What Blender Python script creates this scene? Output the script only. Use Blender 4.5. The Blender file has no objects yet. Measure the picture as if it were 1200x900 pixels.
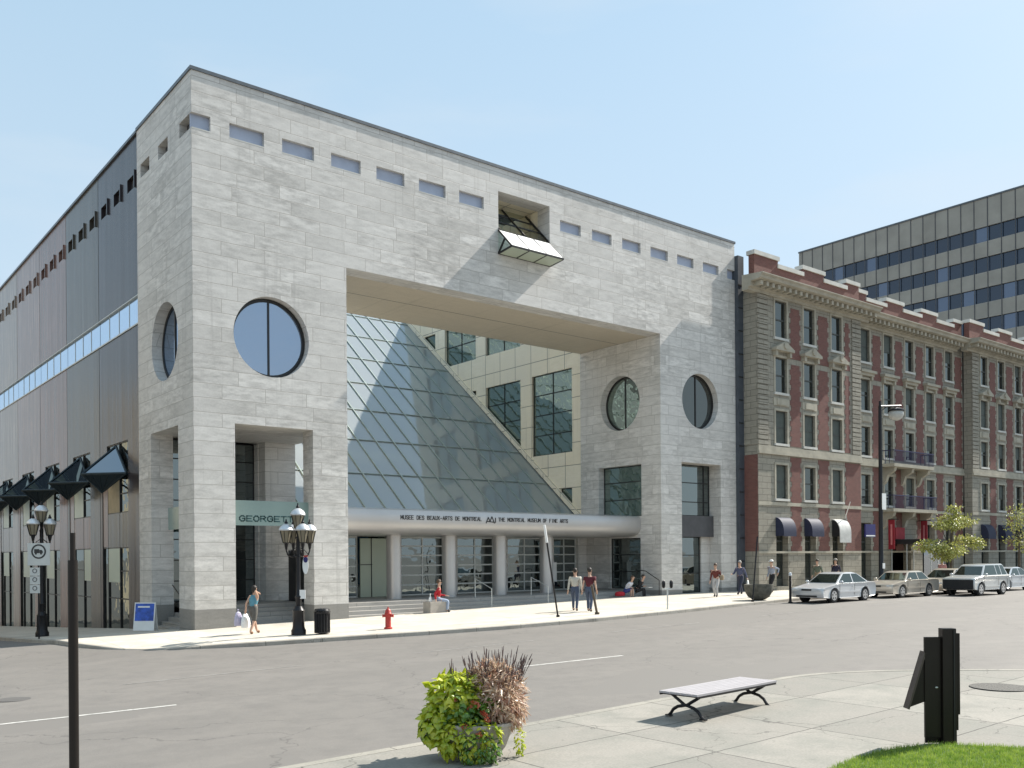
import bpy, bmesh, math, random
from mathutils import Vector, Matrix
from mathutils.geometry import tessellate_polygon
R = math.radians
random.seed(7)
S = bpy.context.scene
COL = S.collection

# ---------------------------------------------------------------- camera, sky, sun, exposure
CAM = Vector((-12.5304, -34.5612, 2.67)); YAW = 0.675755; ROLL = 0.0073742
cd = bpy.data.cameras.new('camera'); cam = bpy.data.objects.new('camera', cd); COL.objects.link(cam)
cam.matrix_world = Matrix.Translation(CAM) @ Matrix.Rotation(-YAW, 4, 'Z') @ Matrix.Rotation(R(90), 4, 'X') @ Matrix.Rotation(-ROLL, 4, 'Z')
cd.sensor_width = 36; cd.lens = 1093.877/1200*36; cd.shift_x = 0; cd.shift_y = (651.699-450)/1200
cd.clip_start = 0.1; cd.clip_end = 6000
S.camera = cam

SUN = Vector((1.0, -0.12, 0.93)).normalized()
w = bpy.data.worlds.new('World'); S.world = w; w.use_nodes = True
nt = w.node_tree; nt.nodes.clear()
sky = nt.nodes.new('ShaderNodeTexSky'); sky.sky_type = 'NISHITA'; sky.sun_disc = False
sky.sun_elevation = math.asin(SUN.z); sky.sun_rotation = math.atan2(SUN.x, SUN.y)
sky.air_density = 1.0; sky.dust_density = 1.5; sky.ozone_density = 1.4; sky.altitude = 50
bg = nt.nodes.new('ShaderNodeBackground'); bg.inputs['Strength'].default_value = 0.12
out = nt.nodes.new('ShaderNodeOutputWorld')
mxs = nt.nodes.new('ShaderNodeMix'); mxs.data_type = 'RGBA'; mxs.inputs[0].default_value = .78   # thin high veil over the blue
mxs.inputs[7].default_value = (2.45, 3.42, 4.15, 1); nt.links.new(sky.outputs[0], mxs.inputs[6])
tcw = nt.nodes.new('ShaderNodeTexCoord'); sz = nt.nodes.new('ShaderNodeSeparateXYZ'); nt.links.new(tcw.outputs['Generated'], sz.inputs[0])
hz_ = nt.nodes.new('ShaderNodeMapRange'); hz_.inputs[1].default_value = .50; hz_.inputs[2].default_value = .0; hz_.inputs[3].default_value = 0; hz_.inputs[4].default_value = .62; nt.links.new(sz.outputs[2], hz_.inputs[0])
mpw = nt.nodes.new('ShaderNodeMapping'); mpw.inputs['Scale'].default_value = (1.2,1.2,5); nt.links.new(tcw.outputs['Generated'], mpw.inputs[0])
nzw = nt.nodes.new('ShaderNodeTexNoise'); nzw.inputs['Scale'].default_value = 2.2; nzw.inputs['Detail'].default_value = 6; nt.links.new(mpw.outputs[0], nzw.inputs[0])
cw_ = nt.nodes.new('ShaderNodeMapRange'); cw_.inputs[1].default_value = .45; cw_.inputs[2].default_value = .8; cw_.inputs[3].default_value = 0; cw_.inputs[4].default_value = .45; nt.links.new(nzw.outputs[0], cw_.inputs[0])
adw = nt.nodes.new('ShaderNodeMath'); adw.operation = 'ADD'; adw.use_clamp = True; nt.links.new(hz_.outputs[0], adw.inputs[0]); nt.links.new(cw_.outputs[0], adw.inputs[1])
mxh = nt.nodes.new('ShaderNodeMix'); mxh.data_type = 'RGBA'; mxh.inputs[7].default_value = (3.62, 3.95, 4.22, 1)
nt.links.new(adw.outputs[0], mxh.inputs[0]); nt.links.new(mxs.outputs[2], mxh.inputs[6]); nt.links.new(mxh.outputs[2], bg.inputs[0]); nt.links.new(bg.outputs[0], out.inputs[0])
ld = bpy.data.lights.new('sun', 'SUN'); ld.energy = 4.9; ld.angle = R(0.53); ld.color = (1.0, 0.945, 0.86)
sun = bpy.data.objects.new('sun', ld); COL.objects.link(sun)
sun.rotation_euler = SUN.to_track_quat('Z', 'Y').to_euler(); sun.location = (60, -20, 60)
vs = S.view_settings
vs.view_transform = 'Standard'; vs.look = 'None'; vs.gamma = 1; vs.use_curve_mapping = False; vs.exposure = 0.85

# ---------------------------------------------------------------- materials
def nn(nt, t, **kw):
    n = nt.nodes.new(t)
    for k, v in kw.items():
        if k in n.inputs.keys(): n.inputs[k].default_value = v
        else: setattr(n, k, v)
    return n
def newmat(name):
    m = bpy.data.materials.new(name); m.use_nodes = True
    nt = m.node_tree; nt.nodes.clear()
    o = nt.nodes.new('ShaderNodeOutputMaterial'); b = nt.nodes.new('ShaderNodeBsdfPrincipled')
    nt.links.new(b.outputs[0], o.inputs[0]); return m, nt, b
def c4(c): return (c[0], c[1], c[2], 1)
def mixc(nt, fac, a, b, mode='MIX'):
    m = nt.nodes.new('ShaderNodeMix'); m.data_type = 'RGBA'; m.blend_type = mode
    for i, v in ((0, fac), (6, a), (7, b)):
        if hasattr(v, 'is_output'): nt.links.new(v, m.inputs[i])
        else: m.inputs[i].default_value = v if i == 0 else c4(v)
    return m.outputs[2]
def ramp(nt, x, a, b):
    r = nt.nodes.new('ShaderNodeMapRange'); r.inputs[1].default_value = a; r.inputs[2].default_value = b
    nt.links.new(x, r.inputs[0]); return r.outputs[0]
def noise(nt, vec, scale, detail=4, rough=.55):
    n = nn(nt, 'ShaderNodeTexNoise', Scale=scale, Detail=detail, Roughness=rough)
    if vec is not None: nt.links.new(vec, n.inputs['Vector'])
    return n.outputs[0]
def coords(nt): return nt.nodes.new('ShaderNodeTexCoord').outputs['Object']
def mapping(nt, vec, sc=(1,1,1), rot=(0,0,0)):
    m = nt.nodes.new('ShaderNodeMapping'); m.inputs['Scale'].default_value = sc; m.inputs['Rotation'].default_value = rot
    nt.links.new(vec, m.inputs[0]); return m.outputs[0]
def bump(nt, b, h, strength=.3, dist=.02):
    n = nn(nt, 'ShaderNodeBump', Strength=strength, Distance=dist); nt.links.new(h, n.inputs['Height']); nt.links.new(n.outputs[0], b.inputs['Normal'])
def plain(name, col, rough=.6, metal=0., var=.15, scale=3., bmp=0., coat=0., emit=None, spec=.5):
    m, nt, b = newmat(name); co = coords(nt)
    n = noise(nt, co, scale, 5)
    lo = [max(0, c*(1-var)) for c in col]; hi = [min(1, c*(1+var)) for c in col]
    cc = mixc(nt, ramp(nt, n, .3, .7), lo, hi); nt.links.new(cc, b.inputs['Base Color'])
    b.inputs['Roughness'].default_value = rough; b.inputs['Metallic'].default_value = metal
    b.inputs['Specular IOR Level'].default_value = spec; b.inputs['Coat Weight'].default_value = coat
    if bmp: bump(nt, b, noise(nt, co, scale*8, 4), bmp)
    return m
def wallcoords(nt):
    g = nt.nodes.new('ShaderNodeNewGeometry'); s = nt.nodes.new('ShaderNodeSeparateXYZ'); nt.links.new(coords(nt), s.inputs[0])
    sn = nt.nodes.new('ShaderNodeSeparateXYZ'); nt.links.new(g.outputs['True Normal'], sn.inputs[0])
    ab = nn(nt, 'ShaderNodeMath', operation='ABSOLUTE'); nt.links.new(sn.outputs[2], ab.inputs[0])
    gt = nn(nt, 'ShaderNodeMath', operation='GREATER_THAN'); nt.links.new(ab.outputs[0], gt.inputs[0]); gt.inputs[1].default_value = .5
    ad = nn(nt, 'ShaderNodeMath', operation='ADD'); nt.links.new(s.outputs[0], ad.inputs[0]); nt.links.new(s.outputs[1], ad.inputs[1])
    mu = nt.nodes.new('ShaderNodeMix'); nt.links.new(gt.outputs[0], mu.inputs[0]); nt.links.new(ad.outputs[0], mu.inputs[2]); nt.links.new(s.outputs[0], mu.inputs[3])
    mv = nt.nodes.new('ShaderNodeMix'); nt.links.new(gt.outputs[0], mv.inputs[0]); nt.links.new(s.outputs[2], mv.inputs[2]); nt.links.new(s.outputs[1], mv.inputs[3])
    c = nt.nodes.new('ShaderNodeCombineXYZ'); nt.links.new(mu.outputs[0], c.inputs[0]); nt.links.new(mv.outputs[0], c.inputs[1])
    return c.outputs[0]
def brick(nt, vec, w, h, mortar=.01, c1=(0,0,0), c2=(1,1,1), cm=(.2,.2,.2), off=.5, bias=0., squash=1., freq=2, smooth=.1):
    n = nn(nt, 'ShaderNodeTexBrick', Scale=1.0)
    n.inputs['Brick Width'].default_value = w; n.inputs['Row Height'].default_value = h
    n.inputs['Mortar Size'].default_value = mortar; n.inputs['Mortar Smooth'].default_value = smooth; n.inputs['Bias'].default_value = bias
    n.inputs['Color1'].default_value = c4(c1); n.inputs['Color2'].default_value = c4(c2); n.inputs['Mortar'].default_value = c4(cm)
    n.offset = off; n.squash = squash; n.squash_frequency = freq; n.offset_frequency = 2
    nt.links.new(vec, n.inputs['Vector']); return n
def stone(name, w, h, dark, light, mortarc, mortar=.012, vein=.5, rough=.6, off=.37, squash=1.4, freq=3, bmp=.4):
    m, nt, b = newmat(name); v = wallcoords(nt)
    bk = brick(nt, v, w, h, mortar, (0,0,0), (1,1,1), (.5,.5,.5), off, 0, squash, freq)
    base = mixc(nt, ramp(nt, bk.outputs[0], 0, 1), dark, light)
    # veins: streaks whose offset changes with every block
    addv = nt.nodes.new('ShaderNodeVectorMath'); addv.operation = 'MULTIPLY_ADD'
    nt.links.new(bk.outputs[0], addv.inputs[0]); addv.inputs[1].default_value = (37, 91, 13); nt.links.new(v, addv.inputs[2])
    vm = mapping(nt, addv.outputs[0], (1.0, 3.4, 1), (0, 0, R(14)))
    n1 = noise(nt, vm, 1.6, 7, .65); n2 = noise(nt, v, .22, 4, .6); n3 = noise(nt, v, 14, 4, .6)
    c = mixc(nt, ramp(nt, n1, .38, .72), base, [x*(1-.42*vein) for x in dark])
    c = mixc(nt, ramp(nt, n2, .35, .75), c, [x*.86 for x in light])
    mm = nn(nt, 'ShaderNodeMix', data_type='RGBA', blend_type='OVERLAY'); mm.inputs[0].default_value = .18
    nt.links.new(c, mm.inputs[6]); nt.links.new(n3, mm.inputs[7]); c = mm.outputs[2]
    c = mixc(nt, bk.outputs['Fac'], c, mortarc)
    dr = noise(nt, mapping(nt, v, (2.6, .10, 1)), 1.2, 5, .6)      # rain streaks running down the wall
    c = mixc(nt, ramp(nt, dr, .58, .86), c, [x*.66 for x in dark])
    nt.links.new(c, b.inputs['Base Color']); b.inputs['Roughness'].default_value = rough
    inv = nn(nt, 'ShaderNodeMath', operation='SUBTRACT'); inv.inputs[0].default_value = 1; nt.links.new(bk.outputs['Fac'], inv.inputs[1])
    bump(nt, b, inv.outputs[0], bmp, .01)
    return m
def glass(name, tint, refl=.35, rough=.012, trans=.0, wob=.02, reflcol=(.9,.95,1.), dust=0.):
    """window glass: mirror reflection over a dark tint or over clear tinted transmission"""
    m = bpy.data.materials.new(name); m.use_nodes = True; nt = m.node_tree; nt.nodes.clear()
    o = nt.nodes.new('ShaderNodeOutputMaterial')
    gl = nn(nt, 'ShaderNodeBsdfGlossy', Color=c4(reflcol), Roughness=rough)
    df = nn(nt, 'ShaderNodeBsdfDiffuse', Color=c4(tint))
    base = df.outputs[0]
    if trans > 0:
        tr = nn(nt, 'ShaderNodeBsdfTransparent', Color=c4([min(1, t) for t in tint]))
        if dust > 0:
            dd = nn(nt, 'ShaderNodeBsdfDiffuse', Color=(.86,.9,.9,1)); tl = nn(nt, 'ShaderNodeBsdfTranslucent', Color=(.75,.8,.8,1))
            a = nt.nodes.new('ShaderNodeMixShader'); nt.links.new(dd.outputs[0], a.inputs[1]); nt.links.new(tl.outputs[0], a.inputs[2])
            ms = nt.nodes.new('ShaderNodeMixShader'); ms.inputs[0].default_value = dust
            nt.links.new(tr.outputs[0], ms.inputs[1]); nt.links.new(a.outputs[0], ms.inputs[2]); base = ms.outputs[0]
        else: base = tr.outputs[0]
    lw = nn(nt, 'ShaderNodeFresnel', IOR=1.5)
    f = nn(nt, 'ShaderNodeMapRange'); nt.links.new(lw.outputs[0], f.inputs[0]); f.inputs[3].default_value = refl
    mx = nt.nodes.new('ShaderNodeMixShader'); nt.links.new(f.outputs[0], mx.inputs[0]); nt.links.new(base, mx.inputs[1]); nt.links.new(gl.outputs[0], mx.inputs[2])
    if wob:
        b = nn(nt, 'ShaderNodeBump', Strength=wob, Distance=.3); nt.links.new(noise(nt, coords(nt), .9, 2), b.inputs['Height'])
        nt.links.new(b.outputs[0], gl.inputs['Normal'])
    nt.links.new(mx.outputs[0], o.inputs[0]); return m

M = {}
M['marble'] = stone('pale marble blocks', 1.75, .545, (.53,.51,.475), (.74,.715,.675), (.36,.34,.31), .012, 1.0)
M['plinth'] = stone('grey granite plinth', 3.2, 1.6, (.24,.23,.21), (.30,.29,.27), (.14,.14,.13), .012, .5)
M['cream'] = stone('cream cladding panels', 1.6, 1.36, (.85,.76,.58), (.90,.82,.66), (.26,.23,.18), .022, .12, off=0., squash=1.)
M['soffit'] = stone('stone soffit', 30, 3.2, (.56,.49,.38), (.58,.51,.4), (.1,.09,.07), .03, .3, off=0, squash=1)
M['steps'] = stone('grey stone steps', 2.4, 4., (.30,.29,.27), (.40,.385,.36), (.15,.15,.14), .01, .4)
M['canopy'] = plain('pale grey canopy metal', (.50,.49,.48), .38, .5, .06, .6)
M['letters'] = plain('black letters', (.03,.03,.03), .5)
M['teal_letters'] = plain('dark green letters', (.03,.09,.09), .5)
M['coping'] = plain('dark zinc coping', (.12,.13,.14), .4, .6)
M['frame_dark'] = plain('dark window metal', (.035,.035,.035), .4, .5)
M['frame_blue'] = plain('blue black canopy steel', (.03,.045,.055), .4, .6)
M['frame_pale'] = plain('pale painted steel', (.55,.57,.55), .4, .3, .05)
M['mullion'] = plain('grey green mullion', (.36,.41,.38), .4, .5, .08)
M['glass_sky'] = glass('blue reflecting window', (.04,.07,.11), .42, wob=.03, reflcol=(.66,.78,.96))
M['glass_shop'] = glass('shop window glass', (.015,.015,.014), .10, wob=.05, reflcol=(.75,.82,.8))
M['canopy_glass'] = glass('clear canopy glass', (.55,.62,.62), .02, trans=1, wob=.0, reflcol=(.28,.32,.36))
M['clerestory'] = plain('lavender grey blind', (.36,.40,.50), .4, 0, .08, 2)
M['back_glass'] = glass('blue curtain wall', (.07,.13,.24), .25, wob=.02, reflcol=(.6,.75,1.))
M['glass_dark'] = glass('dark window glass', (.012,.014,.014), .22, wob=.03, reflcol=(.75,.85,.85))
M['glass_green'] = glass('green grey window glass', (.07,.10,.085), .30, wob=.06, reflcol=(.7,.8,.74))
M['glass_roof'] = glass('sloped roof glass', (.86,.96,.88), .10, trans=1, wob=.01, dust=.58, reflcol=(.85,.95,1.))
M['glass_strip'] = glass('sky blue strip glass', (.10,.2,.36), .75, wob=.0, reflcol=(.70,.84,1.))
M['glass_clear'] = glass('clear shop glass', (.55,.60,.57), .25, trans=1, wob=.02)
M['frosted'] = plain('frosted greenish glass panel', (.42,.48,.38), .3, 0, .06, .5)
M['glass_banner'] = plain('sea green glass banner', (.22,.30,.28), .2, 0, .08, .6)
M['spandrel'] = plain('dark grey spandrel', (.07,.07,.075), .5)
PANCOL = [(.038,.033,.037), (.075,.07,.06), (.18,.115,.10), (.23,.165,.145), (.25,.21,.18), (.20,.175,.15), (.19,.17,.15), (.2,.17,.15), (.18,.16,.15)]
def light_streak_panel(name, col):
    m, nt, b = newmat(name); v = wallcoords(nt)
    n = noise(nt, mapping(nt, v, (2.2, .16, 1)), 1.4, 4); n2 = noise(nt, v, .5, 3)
    c = mixc(nt, ramp(nt, n, .35, .7), [x*.75 for x in col], [x*1.6 for x in col]); c = mixc(nt, ramp(nt, n2, .3, .7), c, [x*.92 for x in col])  # vertical streaks of reflected light are put into the panel colour
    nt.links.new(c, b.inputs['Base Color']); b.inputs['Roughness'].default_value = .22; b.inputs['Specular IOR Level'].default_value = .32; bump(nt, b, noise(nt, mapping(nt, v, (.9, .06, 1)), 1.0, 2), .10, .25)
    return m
for i, c in enumerate(PANCOL): M['panel%d' % i] = light_streak_panel('granite wall panel tone %d' % i, c)
M['brick'] = None
def brickmat():
    m, nt, b = newmat('red brick'); v = wallcoords(nt)
    bk = brick(nt, v, .22, .075, .008, (.13,.048,.04), (.195,.075,.06), (.20,.14,.115))
    c = mixc(nt, ramp(nt, noise(nt, v, .8, 4), .3, .75), bk.outputs[0], (.13,.045,.038))
    mm = mixc(nt, .35, bk.outputs[0], c); nt.links.new(mm, b.inputs['Base Color']); b.inputs['Roughness'].default_value = .8; return m
M['brick'] = brickmat()
M['sandstone'] = stone('weathered buff stone', .85, .36, (.27,.25,.205), (.36,.335,.275), (.14,.125,.10), .014, .6, .85, off=.5, squash=1, bmp=.8)
M['trim'] = plain('buff stone trim', (.38,.35,.28), .8, 0, .18, 1.6, .2)
M['capstone'] = plain('pale grey cap stone', (.55,.54,.50), .8, 0, .14, 1.2, .2)
M['slate'] = plain('dark slate cladding', (.06,.07,.085), .5)
M['winframe'] = plain('painted window frame', (.05,.055,.05), .5)
M['blind'] = plain('grey green blind', (.075,.09,.08), .7)
M['precast'] = plain('beige precast panel', (.33,.31,.27), .8, 0, .14, .35, .1)
M['office_glass'] = glass('navy office glass', (.014,.022,.036), .09, wob=.02, reflcol=(.48,.52,.60))
M['office_glass2'] = glass('paler office glass', (.05,.06,.08), .14, wob=.02, reflcol=(.6,.7,.9))
M['awning_blue'] = plain('navy awning cloth', (.018,.024,.055), .7, 0, .1)
M['awning_pale'] = plain('pale grey awning cloth', (.50,.50,.48), .7)
M['red_banner'] = plain('red banner cloth', (.28,.015,.025), .7)
M['navy_sign'] = plain('navy sign enamel', (.01,.01,.12), .4)
M['iron'] = plain('black painted iron', (.010,.010,.012), .38, .3, .2)
M['iron_blue'] = plain('dark blue iron railing', (.03,.03,.09), .5, .3)
M['bronze'] = plain('dark brown steel', (.018,.014,.012), .35, .5)
M['lamp_cap'] = plain('pale lamp cap', (.62,.64,.66), .35, .5)
M['lamp_glass'] = plain('smoky lamp glass', (.22,.19,.13), .12, 0, .1)
M['white'] = plain('white paint', (.78,.78,.76), .5, 0, .05)
M['red_paint'] = plain('red hydrant paint', (.40,.035,.025), .4, 0, .15, 12)
M['black'] = plain('matt black', (.012,.012,.013), .6)
M['rubber'] = plain('tyre rubber', (.02,.02,.02), .8)
M['alloy'] = plain('silver wheel alloy', (.5,.5,.5), .3, .8)
M['chrome'] = plain('chrome', (.8,.8,.8), .12, 1.)
M['car_glass'] = glass('car window glass', (.010,.014,.012), .07, wob=.0, reflcol=(.8,.9,.85))
M['headlamp'] = plain('headlamp lens', (.62,.63,.64), .1, 0, .1)
M['blue_poster'] = plain('blue poster', (.03,.09,.42), .5, 0, .5, 6)
M['concrete'] = plain('concrete', (.36,.33,.29), .85, 0, .14, 4, .3)
M['bark'] = plain('tree bark', (.09,.07,.05), .9, 0, .3, 12, .5)
M['wood_slat'] = plain('pale weathered bench slats', (.38,.36,.37), .5, 0, .07, 6)
def leafmat(name, c1, c2, tr=.35):
    m = bpy.data.materials.new(name); m.use_nodes = True; nt = m.node_tree; nt.nodes.clear()
    o = nt.nodes.new('ShaderNodeOutputMaterial')
    c = mixc(nt, ramp(nt, noise(nt, coords(nt), 9, 3), .35, .65), c1, c2)
    d = nn(nt, 'ShaderNodeBsdfDiffuse'); t = nn(nt, 'ShaderNodeBsdfTranslucent'); g = nn(nt, 'ShaderNodeBsdfGlossy', Roughness=.35)
    nt.links.new(c, d.inputs[0]); nt.links.new(c, t.inputs[0])
    a = nt.nodes.new('ShaderNodeMixShader'); a.inputs[0].default_value = tr; nt.links.new(d.outputs[0], a.inputs[1]); nt.links.new(t.outputs[0], a.inputs[2])
    b = nt.nodes.new('ShaderNodeMixShader'); b.inputs[0].default_value = .06; nt.links.new(a.outputs[0], b.inputs[1]); nt.links.new(g.outputs[0], b.inputs[2])
    nt.links.new(b.outputs[0], o.inputs[0]); return m
M['leaf_tree'] = leafmat('fresh tree leaves', (.22,.27,.05), (.46,.44,.14))
M['leaf_lime'] = leafmat('lime green leaves', (.30,.42,.02), (.62,.62,.05))
M['leaf_green'] = leafmat('mid green leaves', (.05,.15,.015), (.16,.28,.03))
M['leaf_rust'] = leafmat('rusty pink straw leaves', (.34,.17,.12), (.68,.54,.38))
M['plume'] = leafmat('dark purple plumes', (.06,.03,.04), (.20,.13,.11))
M['petal'] = leafmat('coral petals', (.55,.08,.05), (.62,.20,.08))
M['grass'] = leafmat('lawn grass', (.13,.24,.02), (.34,.44,.07), .45)
M['soil'] = plain('dark soil', (.03,.022,.015), .95)

def asphalt():
    m, nt, b = newmat('old grey asphalt'); v = coords(nt)
    big = noise(nt, mapping(nt, v, (.07, .5, 1)), 1.0, 5); fine = noise(nt, v, 60, 3, .7); mid = noise(nt, v, 1.6, 6, .7)
    c = mixc(nt, ramp(nt, big, .3, .7), (.155,.144,.131), (.185,.171,.155))
    c = mixc(nt, ramp(nt, mid, .42, .78), c, (.135,.126,.116))
    mm = nn(nt, 'ShaderNodeMix', data_type='RGBA', blend_type='OVERLAY'); mm.inputs[0].default_value = .35
    nt.links.new(c, mm.inputs[6]); nt.links.new(fine, mm.inputs[7])
    vor = nn(nt, 'ShaderNodeTexVoronoi', Scale=.16, feature='DISTANCE_TO_EDGE')
    dv = nt.nodes.new('ShaderNodeVectorMath'); dv.operation = 'MULTIPLY_ADD'; nz = nn(nt, 'ShaderNodeTexNoise', Scale=1.1, Detail=5); nt.links.new(v, nz.inputs[0])
    nt.links.new(nz.outputs['Color'], dv.inputs[0]); dv.inputs[1].default_value = (1.6,1.6,0); nt.links.new(v, dv.inputs[2]); nt.links.new(dv.outputs[0], vor.inputs[0])
    cr = ramp(nt, vor.outputs[0], .0, .006)
    inv = nn(nt, 'ShaderNodeMath', operation='SUBTRACT'); inv.inputs[0].default_value = .55; nt.links.new(cr, inv.inputs[1]); inv.use_clamp = True
    vp = nn(nt, 'ShaderNodeTexVoronoi', Scale=.11, feature='F1', distance='CHEBYCHEV'); nt.links.new(mapping(nt, v, (1,1.7,1), (0,0,R(2))), vp.inputs[0])
    sx = nt.nodes.new('ShaderNodeSeparateColor'); nt.links.new(vp.outputs['Color'], sx.inputs[0])
    tone = mixc(nt, ramp(nt, sx.outputs[0], .72, .74), mm.outputs[2], (.160,.149,.136))
    st_ = noise(nt, mapping(nt, v, (.35,.9,1)), 1.3, 3); tone = mixc(nt, ramp(nt, st_, .66, .85), tone, (.125,.117,.108))
    c2 = mixc(nt, inv.outputs[0], tone, (.05,.047,.044))
    nt.links.new(c2, b.inputs['Base Color']); b.inputs['Roughness'].default_value = .75
    bump(nt, b, fine, .25, .004); return m
M['asphalt'] = asphalt()
def paving(name, w, h, c1, c2, joint, stain, rot=0):
    m, nt, b = newmat(name); v = coords(nt); vr = mapping(nt, v, (1,1,1), (0,0,R(rot)))
    dv = nt.nodes.new('ShaderNodeVectorMath'); dv.operation = 'MULTIPLY_ADD'; nz = nn(nt, 'ShaderNodeTexNoise', Scale=2.5, Detail=4); nt.links.new(v, nz.inputs[0])
    nt.links.new(nz.outputs['Color'], dv.inputs[0]); dv.inputs[1].default_value = (.05,.05,0); nt.links.new(vr, dv.inputs[2])
    bk = brick(nt, dv.outputs[0], w, h, .013, c1, c2, joint, .0, smooth=.3)
    n1 = noise(nt, v, .9, 6, .65); n2 = noise(nt, v, 30, 3)
    c = mixc(nt, ramp(nt, n1, .42, .72), bk.outputs[0], stain)
    mm = nn(nt, 'ShaderNodeMix', data_type='RGBA', blend_type='OVERLAY'); mm.inputs[0].default_value = .3
    nt.links.new(c, mm.inputs[6]); nt.links.new(n2, mm.inputs[7])
    c = mixc(nt, bk.outputs['Fac'], mm.outputs[2], joint)
    n4 = noise(nt, v, .45, 3); c = mixc(nt, ramp(nt, n4, .62, .80), c, [x*.72 for x in c1])
    n5 = noise(nt, v, 3.2, 5, .7); c = mixc(nt, ramp(nt, n5, .66, .78), c, [x*.6 for x in stain])
    vor = nn(nt, 'ShaderNodeTexVoronoi', Scale=.30, feature='DISTANCE_TO_EDGE'); d2 = nt.nodes.new('ShaderNodeVectorMath'); d2.operation = 'MULTIPLY_ADD'
    nz2 = nn(nt, 'ShaderNodeTexNoise', Scale=1.7, Detail=6); nt.links.new(v, nz2.inputs[0]); nt.links.new(nz2.outputs['Color'], d2.inputs[0]); d2.inputs[1].default_value = (1.1,1.1,0); nt.links.new(v, d2.inputs[2]); nt.links.new(d2.outputs[0], vor.inputs[0])
    iv = nn(nt, 'ShaderNodeMath', operation='SUBTRACT'); iv.inputs[0].default_value = .8; nt.links.new(ramp(nt, vor.outputs[0], 0, .005), iv.inputs[1]); iv.use_clamp = True
    c = mixc(nt, iv.outputs[0], c, [x*1.1 for x in joint])
    nt.links.new(c, b.inputs['Base Color']); b.inputs['Roughness'].default_value = .85; bump(nt, b, n2, .2, .004); return m
M['pave_far'] = paving('pale concrete paving', 1.8, 1.8, (.50,.46,.39), (.56,.52,.45), (.30,.27,.23), (.44,.40,.34))
M['pave_near'] = paving('old concrete slabs', 2.3, 1.75, (.215,.202,.178), (.28,.262,.23), (.06,.057,.05), (.19,.19,.165))
M['kerb'] = paving('kerb stone', 1.8, 50, (.36,.335,.29), (.42,.39,.34), (.15,.14,.12), (.28,.25,.21))
M['paint'] = plain('worn road paint', (.48,.47,.44), .7, 0, .3, 9)
M['paint_faint'] = plain('faint worn road paint', (.22,.21,.195), .7, 0, .3, 5)

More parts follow.
